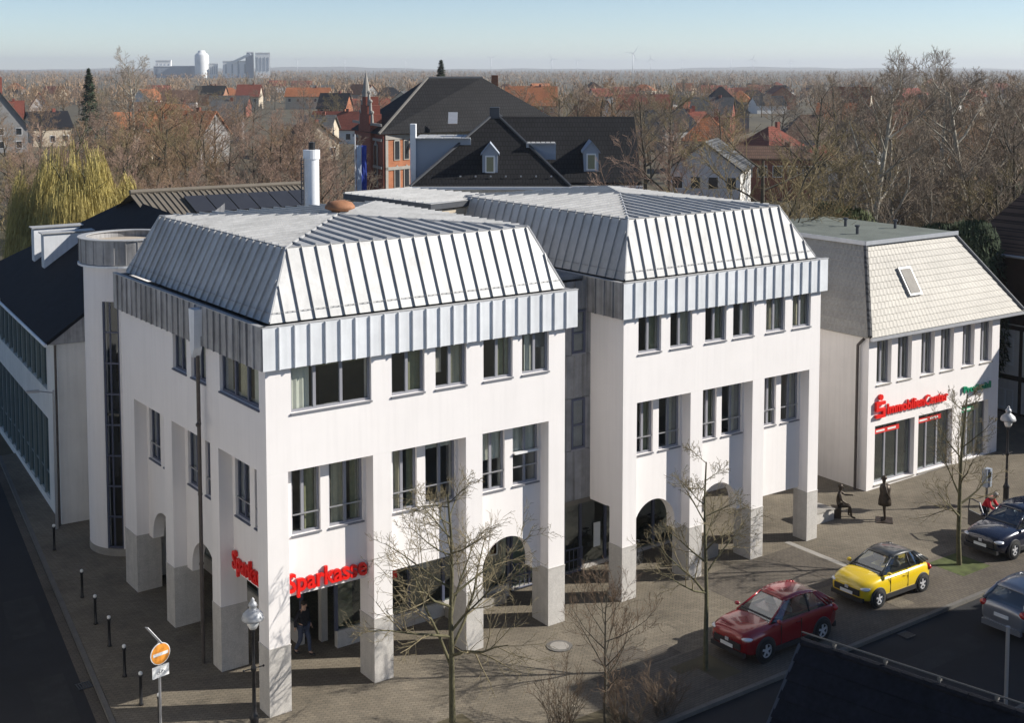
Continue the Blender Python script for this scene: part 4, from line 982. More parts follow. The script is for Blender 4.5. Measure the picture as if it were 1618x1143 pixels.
# bollards
bl = ['black bollard with pale knob nearest the round stair tower', 'second black bollard from the stair tower along the side-street kerb', 'third black bollard from the stair tower along the side-street kerb', 'fourth black bollard from the stair tower along the side-street kerb', 'fifth black bollard from the stair tower, left of the round sign', 'black bollard standing just left of the sign post']
b = MB(); b.lathe([(0, 0), (.07, 0), (.07, .05), (.05, .08), (.045, .84), (.06, .86), (.06, .9), (.0, .9)], n=12); bme = b.mesh('post', MT['black_paint'], True)
b = MB(); b.ball((0, 0, .955), .062, .062, .062, 12, 8); kme = b.mesh('knob', MT['lamp_glass'], True)
for lab, (px, py) in zip(bl, ((86, 870), (130, 945), (151, 987), (173, 1022), (197, 1070), (223, 1115))):
    p = ground(px, py); t = thing('bollard', lab, 'bollard', p, 0, 'bollards along the side street')
    for nm, me in (('post', bme), ('knob', kme)):
        o = bpy.data.objects.new(nm, me); COL.objects.link(o); o.parent = t
p = ground(245, 1140); t = thing('bollard', 'black bollard with pale knob right behind the sign post at the bottom', 'bollard', (-2.75, .75+.6, gz(-2.75, 1.35)), 0, 'bollards along the side street')
for nm, me in (('post', bme), ('knob', kme)):
    o = bpy.data.objects.new(nm, me); COL.objects.link(o); o.parent = t
# slim arm lamp at the corner of the rear wing
p = Vector((-.45, 18.6, gz(-.4, 18.6))); t = thing('street_lamp', 'slim grey street lamp with short arm at the corner of the rear wing', 'lamp', p)
b = MB(); b.tube((0, 0, 0), (0, 0, 5.6), .06, .04, 10); b.build('pole', MT['grey_metal'], t, False, True)
b = MB(); b.tube((0, 0, 5.5), (-.55, .1, 5.62), .025, .025, 6); b.build('arm', MT['grey_metal'], t, False, True)
b = MB(); b.obox((-.75, .13, 5.63), Vector((-.98,.17,.05)).normalized(), Vector((.17,.98,0)).normalized(), Vector((0,0,1)), .24, .09, .04); b.build('lamp_head', MT['grey_metal'], t, False, True)
# grey pole bottom right, small info post by the office house
p = on_z(1593, 985, gz(18, -13)+2.75); p.z = gz(p.x, p.y)-.12; t = thing('sign_post', 'plain grey metal post on the far pavement in the lower right corner', 'post', p)
b = MB(); b.tube((0, 0, 0), (0, 0, 2.75), .055, .055, 10); b.tube((0,0,2.75), (0,0,2.78), .06, .06, 10); b.build('pipe', MT['grey_metal'], t, False, True)
p = Vector((31.2, -1.75, gz(31.2, -1.75))); t = thing('ticket_machine', 'small grey parking ticket machine next to the lamp by the dark blue car', 'machine', p)
b = MB(); b.tube((0, 0, 0), (0, 0, .8), .05, .05, 8); b.build('stand', MT['gutter'], t, False, True)
b = MB(); b.box(-.17, -.12, .8, .17, .12, 1.55); b.build('housing', MT['plant_grey'], t, False, True)
b = MB(); b.box(-.11, -.13, 1.2, .11, -.121, 1.42); b.build('display', MT['dark_glass'], t, False, True)

# ================================================================== cars (local: +x forward)
def wheel(parent, x, y, r, wd_, side):
    b = MB(); b.lathe([(r*.62, -wd_/2), (r*.93, -wd_/2), (r, -wd_*.36), (r, wd_*.36), (r*.93, wd_/2), (r*.62, wd_/2)], (x, y, r), 26, 'y'); t = b.build('wheel', MT['rubber'], parent, True, True)
    o = side*wd_*.40
    b = MB(); b.lathe([(r*.64, o-side*.05), (r*.64, o), (r*.56, o), (r*.54, o-side*.06)], (x, y, r), 26, 'y')
    for k in range(5):
        a = k*2*math.pi/5+.3; d = Vector((math.cos(a), 0, math.sin(a))); e = Vector((-math.sin(a), 0, math.cos(a)))
        b.obox(Vector((x, y+o-side*.012, r))+d*r*.33, d, e, Vector((0,1,0)), r*.27, r*.095, .012)
    b.lathe([(0, o+side*.004), (r*.13, o), (r*.13, o-side*.03)], (x, y, r), 12, 'y'); b.build('rim', MT['rim'], t, False, True)
    b = MB(); b.lathe([(0, o-side*.06), (r*.62, o-side*.06)], (x, y, r), 20, 'y'); b.build('brake_disc', MT['car_plastic'], t, False, True)
def loft(st, m, smooth=True):
    """st: list of (x, [(y,z),...]) half rings from bottom centre to top centre; mirrored"""
    mb = MB(); k = len(st[0][1]); full = 2*k-2
    for x, ring in st:
        for y, z in ring: mb.v.append((x, y, z))
        for y, z in ring[-2:0:-1]: mb.v.append((x, -y, z))
    for i in range(len(st)-1):
        for j in range(full): mb.f.append((i*full+j, (i+1)*full+j, (i+1)*full+(j+1) % full, i*full+(j+1) % full))
    mb.f.append(tuple(range(full))); mb.f.append(tuple(range((len(st)-1)*full+full-1, (len(st)-1)*full-1, -1)))
    return mb
def car(name, label, x, y, rz, L, Wd, prof, cab, paint, roofpaint, wr, axles, zb=.2, low='car_plastic', plate_front=True, door_open=False):
    """prof: (fraction from nose, top height, half-width factor) of the lower body; cab: glasshouse numbers"""
    z0 = gz(x, y)-(0 if y > FR else .114)
    t = thing(name, label, 'car', (x, y, z0+.003), rz)
    h = Wd/2; st = []
    for f, zt, wf, zlo in prof:
        X = L/2 - f*L; w_ = h*wf
        st.append((X, [(0, zlo), (w_*.86, zlo), (w_*.97, zlo+.10), (w_*1.0, zlo+(zt-zlo)*.48), (w_*.985, zlo+(zt-zlo)*.74), (w_*.90, zt-.02), (w_*.62, zt+.02), (0, zt+.045)]))
    mb = loft(st, None); o = mb.build('body', paint, t, True, True)
    s_ = o.modifiers.new('smooth', 'SUBSURF'); s_.levels = 2; s_.render_levels = 2
    body = o
    # glasshouse
    xa, xb, xc, xd, zbelt, zr, wb, wt, zr2 = cab       # windscreen base, roof front, roof rear, rear-window base
    nx = 7; G = MB(); top = []; R = MB()
    fr = [xa + (xd-xa)*i/nx for i in range(nx+1)]
    tp = [xb + (xc-xb)*i/nx for i in range(nx+1)]
    zt_ = [zr + (zr2-zr)*i/nx + .085*math.sin(math.pi*i/nx)**.8 - .03 for i in range(nx+1)]
    for i in range(nx+1):
        bw = wb*(1-.10*(2*i/nx-1)**4 - (.05 if i == 0 else 0)); tw = wt*(1-.10*(2*i/nx-1)**4)
        bz = zbelt[0]+(zbelt[1]-zbelt[0])*i/nx
        G.v += [(fr[i], bw, bz), (tp[i], tw, zt_[i]), (tp[i], -tw, zt_[i]), (fr[i], -bw, bz)]
    for i in range(nx): 
        a = 4*i; G.f += [(a, a+4, a+5, a+1), (a+2, a+6, a+7, a+3)]
    G.f += [(0, 1, 2, 3), (4*nx+3, 4*nx+2, 4*nx+1, 4*nx)]
    gl = G.build('windows', MT['car_window'], t, False, True)
    b = MB(); b.box(xd+.08, -wb*.9, min(zbelt)+.0, xa-.05, wb*.9, min(zbelt)+.035); b.build('cabin_tray', MT['rubber'], t, False, True)
    b = MB(); b.box(xa-.48, -wb*.85, min(zbelt)+.03, xa-.12, wb*.85, min(zbelt)+.10); b.lathe([(.15, -.012), (.18, 0), (.15, .012)], (xa-.55, wb*.45, zbelt[0]+.08), 14, 'x'); b.build('dashboard', MT['car_plastic'], t, False, True)
    for sx_ in (xa-1.15, xa-1.95):
        for sy_ in (-.36, .36):
            b = MB(); b.ball((sx_, sy_, min(zbelt)+.10), .09, .22, .16, 10, 6); b.ball((sx_-.04, sy_, min(zbelt)+.30), .05, .12, .08, 8, 6); b.build('seat', MT['shutter'], t, True, True)
    # roof skin
    ny = 6
    for i in range(nx+1):
        tw = wt*(1-.10*(2*i/nx-1)**4)+.015
        ex = (.03 if i == 0 else -.03 if i == nx else 0)
        for j in range(ny+1):
            s2 = 2*j/ny-1; R.v.append((tp[i]+ex, tw*s2, zt_[i]+.012+.045*(1-s2*s2)*(1 if 0 < i < nx else .6)))
    for i in range(nx):
        for j in range(ny): R.f.append((i*(ny+1)+j, i*(ny+1)+j+1, (i+1)*(ny+1)+j+1, (i+1)*(ny+1)+j))
    ro = R.build('roof', roofpaint, t, True, True); sm = ro.modifiers.new('thick', 'SOLIDIFY'); sm.thickness = .04; sm.offset = -1
    for s2 in (1, -1):
        b = MB()
        gv = lambda i, k: Vector(G.v[4*i+(k if s2 > 0 else 3-k)])
        for i, rr in ((0, .035), (nx, .05)): b.tube(gv(i, 0), gv(i, 1)+Vector((0,0,.01)), rr, rr*.9, 8)
        b.tube(gv(nx-1, 0), gv(nx-1, 1), .05, .045, 8); b.tube(gv(nx-1, 0).lerp(gv(nx, 0), .5), gv(nx-1, 1).lerp(gv(nx, 1), .5), .06, .06, 8)
        for i in range(nx): b.tube(gv(i, 1), gv(i+1, 1), .018, .018, 6)
        b.build('pillar', roofpaint if roofpaint is not MT['paint_blackroof'] else MT['paint_blackroof'], t, True, True)
        b = MB(); b.tube(gv(4, 0)+Vector((0, s2*.004, 0)), gv(4, 1)+Vector((0, s2*.004, 0)), .03, .028, 6); b.build('door_post', MT['car_plastic'], t, True, True)
        b = MB(); b.ball((xa-.22, s2*(wb+.085), zbelt[0]+.08), .075, .10, .065, 10, 7); b.build('mirror', paint, t, True, True)
        for k, ax_ in enumerate(axles):
            wheel(t, ax_, s2*(h-.07), wr, .21, s2)
            b = MB(); b.lathe([(wr*.9, s2*.0), (wr*1.14, s2*.006), (wr*1.20, s2*-.004), (wr*1.20, s2*-.06)], (ax_, s2*(h*1.0+.002), wr+.01), 28, 'y'); b.build('wheel_arch', MT[low], t, True, True)
            b = MB(); b.lathe([(0, -s2*.008), (wr*1.12, -s2*.008)], (ax_, s2*(h*1.0-.005), wr+.01), 24, 'y'); b.build('wheel_housing', MT['rubber'], t, False, True)
        zl = prof[1][1]
        b = MB(); b.ball((L/2-.20, s2*h*.70, zl-.10), .18, .21, .075, 12, 8); b.build('headlight', MT['head_light'], t, True, True)
        b = MB(); b.ball((-L/2+.12, s2*h*.78, prof[-2][1]-.12), .10, .17, .12, 10, 8); b.build('taillight', MT['tail_light'], t, True, True)
        b = MB(); b.box(axles[0]-wr*1.2, s2*(h-.03), zb+.02, axles[1]+wr*1.2, s2*(h+.012), zb+.17); b.build('sill_trim', MT[low], t, False, True)
        for k, xx in enumerate((xa-.02*L-.25, xa-1.25)):
            b = MB(); b.box(xx-.006, s2*(h*.975), zb+.2, xx+.006, s2*(h*1.003), zbelt[0]-.06); b.build('door_gap', MT['car_plastic'], t, False, True)
        b = MB(); b.box(xa-1.2, s2*(h*.97), zbelt[0]-.17, xa-1.02, s2*(h*1.01), zbelt[0]-.14); b.build('door_handle', paint, t, False, True)
    zn = prof[1][1]
    b = MB(); b.obox((L/2-.025, 0, zb+.33), Vector((1,0,0)), Vector((0,1,0)), Vector((0,0,1)), .05, h*.62, .10); b.build('grille', MT['car_plastic'], t, False, True)
    b = MB(); b.obox((L/2-.04, 0, zb+.10), Vector((1,0,0)), Vector((0,1,0)), Vector((0,0,1)), .06, h*.78, .07); b.build('bumper', MT[low], t, False, True)
    b = MB(); b.obox((L/2+.03, 0, zb+.27), Vector((1,0,0)), Vector((0,1,0)), Vector((0,0,1)), .008, .26, .055); b.build('number_plate', MT['sign_white'], t, False, True)
    b = MB(); b.obox((-L/2-.005, 0, zb+.48), Vector((1,0,0)), Vector((0,1,0)), Vector((0,0,1)), .012, .26, .055); b.build('number_plate', MT['sign_white'], t, False, True)
    b = MB(); b.obox((-L/2+.04, 0, zb+.10), Vector((1,0,0)), Vector((0,1,0)), Vector((0,0,1)), .06, h*.78, .09); b.build('bumper', MT[low], t, False, True)
    b = MB(); b.obox((L/2+.02, 0, zb+.43), Vector((1,0,0)), Vector((0,1,0)), Vector((0,0,1)), .012, .07, .05); b.build('emblem', MT['rim'], t, False, True)
    return t, body
PI = math.pi
suv = [(0, .76, .72, .38), (.018, .88, .84, .28), (.07, .97, .94, .21), (.16, 1.03, .99, .18), (.27, 1.06, 1, .18), (.42, 1.07, 1, .18), (.62, 1.09, 1, .18), (.82, 1.10, .98, .18), (.93, 1.08, .93, .22), (.985, 1.0, .86, .32), (1, .84, .78, .42)]
hat = [(0, .64, .70, .35), (.02, .77, .83, .25), (.08, .88, .94, .19), (.17, .95, .99, .17), (.27, .98, 1, .17), (.42, .97, 1, .17), (.62, .98, 1, .17), (.82, .99, .99, .17), (.93, .97, .94, .22), (.985, .88, .86, .3), (1, .72, .78, .4)]
car('parked_car', 'dark red sport utility car parked beside the tree nearest the foreground roof', 15.1, -5.15, PI, 4.2, 1.80, suv, (.98, .12, -1.36, -1.94, (1.05, 1.11), 1.55, .83, .57, 1.50), MT['paint_red'], MT['paint_red'], .35, (1.30, -1.25))
car('parked_car', 'small yellow hatchback with black roof parked behind the red car', 20.85, -4.72, PI, 3.55, 1.70, hat, (.86, .10, -1.12, -1.62, (.97, 1.02), 1.42, .78, .54, 1.37), MT['paint_yellow'], MT['paint_blackroof'], .31, (1.13, -1.18))
nav, _ = car('parked_car', 'dark blue hatchback with its door open at the right edge', 28.4, -4.9, PI, 4.25, 1.78, hat, (.92, .15, -1.5, -1.95, (.95, 1.02), 1.44, .81, .60, 1.42), MT['paint_navy'], MT['paint_navy'], .32, (1.3, -1.3))
car('parked_car', 'blue-grey estate car seen from behind on the shaded road at the right edge', 23.6, -9.15, 0, 4.6, 1.82, suv, (.85, .1, -1.75, -2.2, (.98, 1.05), 1.46, .83, .62, 1.44), MT['paint_silver'], MT['paint_silver'], .33, (1.38, -1.38), low='paint_silver')
# the open door of the dark blue car (local frame of the car, faces the pavement: local -y)
b = MB(); hx_ = .62; b.prism([(hx_, -.90, .32), (hx_-.35, -1.85, .32), (hx_-.35, -1.85, .92), (hx_, -.90, .95)], (.06, .03, 0)); dr = b.build('open_door', MT['paint_navy'], nav, False, True)
b = MB()
for a_, c_ in (((hx_, -.9, .95), (hx_-.12, -1.2, 1.38)), ((hx_-.12, -1.2, 1.38), (hx_-.36, -1.8, 1.36)), ((hx_-.36, -1.8, 1.36), (hx_-.35, -1.85, .92))): b.tube(a_, c_, .025, .025, 6)
b.build('window_frame', MT['paint_navy'], dr, False, True)
b = MB(); b.add([(hx_, -.9, .95), (hx_-.12, -1.2, 1.38), (hx_-.36, -1.8, 1.36), (hx_-.35, -1.85, .92)], [(0,1,2,3)]); b.build('pane', MT['glass'], dr, False, True)

# ================================================================== people and statues
def skin_obj(name, m, parent, verts, edges, root=0, sub=2):
    me = bpy.data.meshes.new(name); me.from_pydata([v[0] for v in verts], edges, []); me.update(); me.materials.append(m)
    o = bpy.data.objects.new(name, me); COL.objects.link(o); o.parent = parent
    sk = o.modifiers.new('skin', 'SKIN'); sk.use_smooth_shade = True
    for i, v in enumerate(verts):
        r = v[1] if isinstance(v[1], tuple) else (v[1], v[1]); me.skin_vertices[0].data[i].radius = r
        me.skin_vertices[0].data[i].use_root = (i == root)
    s_ = o.modifiers.new('sub', 'SUBSURF'); s_.levels = sub; s_.render_levels = sub
    return o
def figure(t, J, body, torso=None, legs=None, hair=None, shoe=None, sc=1.0):
    """J: joint positions; one continuous body, clothes as slightly wider shells"""
    r = dict(pelvis=.135, waist=.115, chest=.145, neck=.055, skull=.085, crown=.075, shL=.065, elL=.045, wrL=.03, haL=.036, shR=.065, elR=.045, wrR=.03, haR=.036, hipL=.09, knL=.06, anL=.042, toL=.035, hipR=.09, knR=.06, anR=.042, toR=.035)
    E = [('pelvis','waist'),('waist','chest'),('chest','neck'),('neck','skull'),('skull','crown'),('chest','shL'),('shL','elL'),('elL','wrL'),('wrL','haL'),('chest','shR'),('shR','elR'),('elR','wrR'),('wrR','haR'),('pelvis','hipL'),('hipL','knL'),('knL','anL'),('anL','toL'),('pelvis','hipR'),('hipR','knR'),('knR','anR'),('anR','toR')]
    def shell(nm, m, keys, grow, rt):
        ks = [k for k in r if k in keys]; ix = {k: i for i, k in enumerate(ks)}
        return skin_obj(nm, m, t, [(Vector(J[k])*sc, (r[k]+grow)*sc) for k in ks], [(ix[a], ix[b]) for a, b in E if a in ix and b in ix], ix[rt])
    bd = shell('body', body, r.keys(), 0, 'pelvis')
    if torso: shell('jacket', torso, ('pelvis','waist','chest','shL','elL','wrL','shR','elR','wrR'), .02, 'waist')
    if legs: shell('trousers', legs, ('pelvis','hipL','knL','anL','hipR','knR','anR'), .014, 'pelvis')
    hd = (Vector(J['skull'])*.5+Vector(J['crown'])*.5)*sc; fd = Vector(J.get('face', (0, -1, 0))).normalized(); sx = Vector((-fd.y, fd.x, 0)).normalized()
    b = MB(); b.obox(hd+fd*.095*sc-Vector((0,0,.015)), fd, sx, Vector((0,0,1)), .02*sc, .012*sc, .025*sc); b.build('nose', body, bd, True, True)
    b = MB(); b.ball(hd+sx*.088*sc, .02, .02, .032, 6, 5); b.ball(hd-sx*.088*sc, .02, .02, .032, 6, 5); b.build('ears', body, bd, True, True)
    b = MB(); b.ball(hd-fd*.018*sc+Vector((0,0,.035)), .103*sc, .103*sc, .095*sc, 12, 8); b.build('hair', hair or body, t, True, True)
    for S in ('L', 'R'):                         # five bent fingers on each hand
        ha, wr_ = Vector(J['ha'+S])*sc, Vector(J['wr'+S])*sc; d = (ha-wr_).normalized(); q = d.cross(Vector((0,0,1)));
        if q.length < .1: q = sx.copy()
        q.normalize(); k = q.cross(d); vv = []; ee = []
        for f in range(4):
            o0 = ha + q*((f-1.5)*.019); n0 = len(vv); ln = (.032, .036, .034, .026)[f]
            vv += [(o0, .009), (o0+d*ln, .009), (o0+d*ln*1.7-k*.015, .0085), (o0+d*ln*2.0-k*.035, .007)]; ee += [(n0,n0+1),(n0+1,n0+2),(n0+2,n0+3)]
        n0 = len(vv); vv += [(ha+q*.025-d*.03, .011), (ha+q*.055, .010), (ha+q*.06+d*.03, .008)]; ee += [(n0,n0+1),(n0+1,n0+2)]
        skin_obj('fingers', body, bd, vv, ee, 0, 1)
    if shoe:
        for S in ('L', 'R'):
            a, c = Vector(J['an'+S])*sc, Vector(J['to'+S])*sc; d = c-a; d.z = 0; d.normalize()
            b = MB(); m_ = a.lerp(c, .55); b.ball((0,0,0), .15, .052, .05, 10, 7)
            rot = Matrix.Rotation(math.atan2(d.y, d.x), 3, 'Z'); b.v = [tuple(rot @ Vector(p) + Vector((m_.x, m_.y, .045))) for p in b.v]; b.build('shoe', shoe, t, True, True)
    return bd
stand = dict(pelvis=(0,0,.92), waist=(0,0,1.08), chest=(0,-.02,1.32), neck=(0,-.03,1.47), skull=(0,-.05,1.58), crown=(0,-.05,1.68), face=(0,-1,0),
  shL=(.18,-.02,1.40), elL=(.27,.06,1.14), wrL=(.20,.16,.96), haL=(.13,.18,.90), shR=(-.18,-.02,1.40), elR=(-.27,.06,1.14), wrR=(-.20,.16,.96), haR=(-.13,.18,.90),
  hipL=(.10,0,.88), knL=(.11,-.02,.48), anL=(.11,.02,.08), toL=(.12,-.15,.04), hipR=(-.10,0,.88), knR=(-.11,-.02,.48), anR=(-.11,.02,.08), toR=(-.12,-.15,.04))
p = Vector((26.5, -.35, gz(26.5, -.35)))
face_to = math.atan2(.95-(-.35), 25.4-26.5)
s1 = thing('statue', 'standing bronze statue of a person with arms held behind, facing the seated figure', 'statue', p, face_to+PI/2)
figure(s1, stand, MT['bronze'])
b = MB(); b.lathe([(.0, 1.42), (.17, 1.4), (.21, 1.25), (.19, 1.05), (.24, .8), (.25, .62), (.0, .6)], n=14); b.build('coat', MT['bronze'], s1, True, True); s1.scale = (1.06, 1.06, 1.04)
b = MB(); b.box(-.35, -.3, -.02, .35, .3, .02); b.build('plinth', MT['bronze'], s1, False, True)
seat = dict(stand); seat.update(pelvis=(0,.05,.52), waist=(0,.03,.68), chest=(0,-.02,.92), neck=(0,-.03,1.07), skull=(0,-.06,1.18), crown=(0,-.07,1.28),
  shL=(.17,-.03,1.0), elL=(.2,-.25,.86), wrL=(.16,-.48,.88), haL=(.15,-.56,.88), shR=(-.17,-.03,1.0), elR=(-.24,-.1,.76), wrR=(-.16,-.3,.62), haR=(-.13,-.37,.6),
  hipL=(.1,.0,.5), knL=(.12,-.43,.5), anL=(.12,-.38,.08), toL=(.12,-.54,.04), hipR=(-.1,.0,.5), knR=(-.12,-.44,.5), anR=(-.13,-.5,.08), toR=(-.13,-.66,.04))
p = Vector((25.35, 1.0, gz(25.3, 1.0)))
s2_ = thing('statue', 'seated bronze statue with one arm stretched out, beside a stone block', 'statue', p, math.atan2(-.35-1.0, 26.5-25.35)+PI/2)
figure(s2_, seat, MT['bronze'])
b = MB(); b.box(-.25, -.1, 0, .25, .3, .40); b.build('stool', MT['bronze'], s2_, False, True)
st_ = thing('stone_block', 'low dark stone block behind the seated statue next to the last column', 'stone', (24.5, 1.3, gz(24.5, 1.3)))
b = MB(); b.box(-.55, -.4, 0, .45, .4, .42); b.build('block', MT['stone'], st_, False, True)
b = MB(); b.box(-.58, -.43, .42, .48, .43, .47); b.build('top_slab', MT['strip'], st_, False, True)
walk = dict(stand); walk.update(elL=(.26,.05,1.14), wrL=(.25,-.08,.93), haL=(.24,-.12,.85), elR=(-.26,.08,1.15), wrR=(-.25,.10,.92), haR=(-.24,.10,.84), knL=(.1,-.16,.5), anL=(.1,-.18,.09), toL=(.1,-.36,.05), knR=(-.1,.03,.48), anR=(-.1,.25,.12), toR=(-.1,.12,.04))
p = Vector((2.55, 3.0, gz(2.5, 3.0)+.0))
w1 = thing('person', 'person in dark jacket and blue jeans walking in the shaded entrance arcade', 'person', p, rad(20))
figure(w1, walk, MT['skin'], MT['jacket_dark'], MT['jeans'], MT['hair'], MT['black_paint'])
lean = dict(stand); lean.update(waist=(0,-.05,1.06), chest=(0,-.22,1.26), neck=(0,-.33,1.37), skull=(0,-.42,1.44), crown=(0,-.48,1.53), shL=(.18,-.22,1.32), elL=(.23,-.35,1.06), wrL=(.2,-.55,.98), haL=(.19,-.63,.97), shR=(-.18,-.22,1.32), elR=(-.24,-.32,1.06), wrR=(-.2,-.52,.96), haR=(-.19,-.6,.95))
p = Vector((28.75, -3.35, gz(28.7, -3.3)))
w2 = thing('person', 'person in red jacket leaning into the open door of the dark blue car', 'person', p, rad(10))
figure(w2, lean, MT['skin'], MT['jacket_red'], MT['jacket_dark'], MT['hair_grey'], MT['black_paint'])
# ================================================================== bicycles
def bicycle(label, x, y, rz):
    t = thing('bicycle', label, 'bicycle', (x, y, gz(x, y)), rz, 'bicycles in the arcades')
    for xx in (-.52, .52):
        b = MB(); n = 24
        for i in range(n):
            a0, a1 = 2*PI*i/n, 2*PI*(i+1)/n; b.tube((xx+.33*math.cos(a0), 0, .34+.33*math.sin(a0)), (xx+.33*math.cos(a1), 0, .34+.33*math.sin(a1)), .017, .017, 5, False)
        w_ = b.build('wheel', MT['rubber'], t, True, True); b = MB()
        for i in range(12): a0 = 2*PI*i/12; b.tube((xx, 0, .34), (xx+.32*math.cos(a0), 0, .34+.32*math.sin(a0)), .003, .003, 3, False)
        b.build('spokes', MT['galv'], w_, False, True)
    b = MB(); S, H_, B_ = (-.18, 0, .82), (.36, 0, .86), (-.05, 0, .30)
    for a_, c_ in ((S, B_), (S, H_), (B_, H_), (B_, (-.52, 0, .34)), (S, (-.52, 0, .34)), ((.38, 0, .92), (.52, 0, .34))): b.tube(a_, c_, .018, .018, 6)
    b.build('frame', MT['black_paint'], t, True, True)
    b = MB(); b.path([(.26, -.28, 1.02), (.36, -.2, 1.05), (.40, 0, 1.0), (.36, .2, 1.05), (.26, .28, 1.02)], .014, 6); b.tube((.40, 0, 1.0), (.38, 0, .9), .015, .015, 6); b.build('handlebar', MT['galv'], t, True, True)
    b = MB(); b.ball((-.22, 0, .93), .14, .08, .035, 10, 6); b.tube((-.2, 0, .9), (-.18, 0, .8), .014, .014, 6); b.build('saddle', MT['rubber'], t, True, True)
    b = MB(); b.lathe([(0, -.01), (.09, -.01), (.09, .01), (0, .01)], (-.05, .04, .3), 12, 'y'); b.tube((-.05, .08, .3), (.08, .08, .2), .01, .01, 5); b.tube((-.05, -.08, .3), (-.18, -.08, .4), .01, .01, 5); b.build('crank', MT['galv'], t, True, True)
bicycle('dark bicycle parked under the first side arch near the stair tower', 1.5, 9.6, rad(75))
bicycle('dark bicycle standing inside the first arch of the second pavilion', 15.1, 2.0, rad(8))
bicycle('dark bicycle standing inside the second arch of the second pavilion', 18.0, 2.3, rad(-6))
# ================================================================== trees
def grow(seed, H, first, r0, counts, spread, wob=.22, up=.10, tw=.010, leader=.92, top=.35, droop=0.):
    """bare branching tree; returns (thick segments, fine segments)"""
    R = random.Random(seed); thick, fine = [], []
    def rv(): return Vector((R.uniform(-1, 1), R.uniform(-1, 1), R.uniform(-1, 1)))
    def branch(p, d, L, r, lv):
        ns = (6, 4, 3, 2, 2)[lv]; q = p; pts = [(q.copy(), r)]
        for i in range(ns):
            d = (d + rv()*wob*(.35 if lv == 0 else 1) + Vector((0, 0, up if lv else .25)) - Vector((0, 0, droop if lv > 1 else 0))).normalized()
            q = q + d*(L/ns); rr = max(r*(1-(i+1)/ns*(.75 if lv < 2 else .6)), tw*.55)
            (thick if lv < 2 else fine).append((pts[-1][0], q.copy(), pts[-1][1], rr, lv)); pts.append((q.copy(), rr))
        if lv >= len(counts): return
        n = counts[lv]; n = max(1, int(n*R.uniform(.75, 1.25)))
        for k in range(n):
            f = (first + (1-first)*(k+R.random())/n) if lv == 0 else .22+.78*(k+R.random())/n
            f = min(f, .999); i = int(f*ns); t = f*ns-i; c = pts[i][0].lerp(pts[i+1][0], t); pr = pts[i][1]+(pts[i+1][1]-pts[i][1])*t
            ax = (pts[i+1][0]-pts[i][0]).normalized()
            side = (Matrix.Rotation(R.uniform(0, 2*PI) if lv else k*2.4+R.random(), 3, ax) @ ax.orthogonal()).normalized()
            ang = R.uniform(.75, 1.15) if lv == 0 else R.uniform(.5, 1.0)
            nd = ax*math.cos(ang)+side*math.sin(ang)
            if lv == 0: ln = spread*(1-(1-top)*((f-first)/(1-first))**1.3)*R.uniform(.8, 1.15)
            else: ln = L*R.uniform(.38, .62)*(1.15-f*.5)
            branch(c, nd, ln, max(min(pr*.62, ln*.035), tw), lv+1)
    branch(Vector((0, 0, -.1)), Vector((0, 0, 1)), H*leader, r0, 0)
    return thick, fine
def seg_mesh(segs, m, name, sides=None):
    mb = MB()
    for a, b, r0, r1, lv in segs: mb.tube(a, b, r0, r1, sides or (8, 6, 4, 3, 3)[lv], False)
    return mb.mesh(name, m, True)
def tree_proto(seed, bark, twig, **kw):
    th, fi = grow(seed, **kw)
    return seg_mesh(th, MT[bark], 'trunk'), seg_mesh(fi, MT[twig], 'crown'), max(s[1].z for s in th+fi)
def put_tree(pr, label, loc, s=1.0, rz=0., group=None, name='bare_tree', cat='tree', sz=None):
    t = thing(name, label, cat, loc, rz, group); t.scale = (s, s, sz or s)
    for nm, me in zip(('trunk', 'crown'), pr):
        o = bpy.data.objects.new(nm, me); COL.objects.link(o); o.parent = t
    return t
# street trees
st1 = tree_proto(11, 'bark_moss', 'twig_street', H=7.6, first=.26, r0=.105, counts=(17, 8, 6, 3), spread=3.5, wob=.20, up=.05, tw=.007, top=.22)
put_tree(st1, 'bare street tree with spreading crown in the foreground before the entrance pavilion', (3.72, -3.81, gz(3.72, -3.81)), 1, .6)
st2 = tree_proto(5, 'bark_moss', 'twig_street', H=7.1, first=.32, r0=.085, counts=(14, 8, 6, 3), spread=2.2, wob=.2, up=.08, tw=.007, top=.3)
put_tree(st2, 'bare street tree growing beside the red car', (11.96, -5.29, gz(11.96, -5.29)), 1, 0)
st3 = tree_proto(23, 'bark_moss', 'twig_street', H=7.0, first=.30, r0=.10, counts=(13, 8, 6, 3), spread=2.4, wob=.2, up=.1, tw=.008, top=.3)
put_tree(st3, 'bare street tree between the yellow and the dark blue car', (25.07, -4.88, gz(25.07, -4.88)), 1, 2)
sap = tree_proto(31, 'bark', 'twig_shrub', H=4.5, first=.25, r0=.05, counts=(13, 7, 5, 3), spread=2.1, wob=.2, up=.2, tw=.006, top=.4)
put_tree(sap, 'thin bare sapling among the reddish shrubs at the bottom centre', (7.35, -6.05, gz(7.3, -6)), 1, 0)
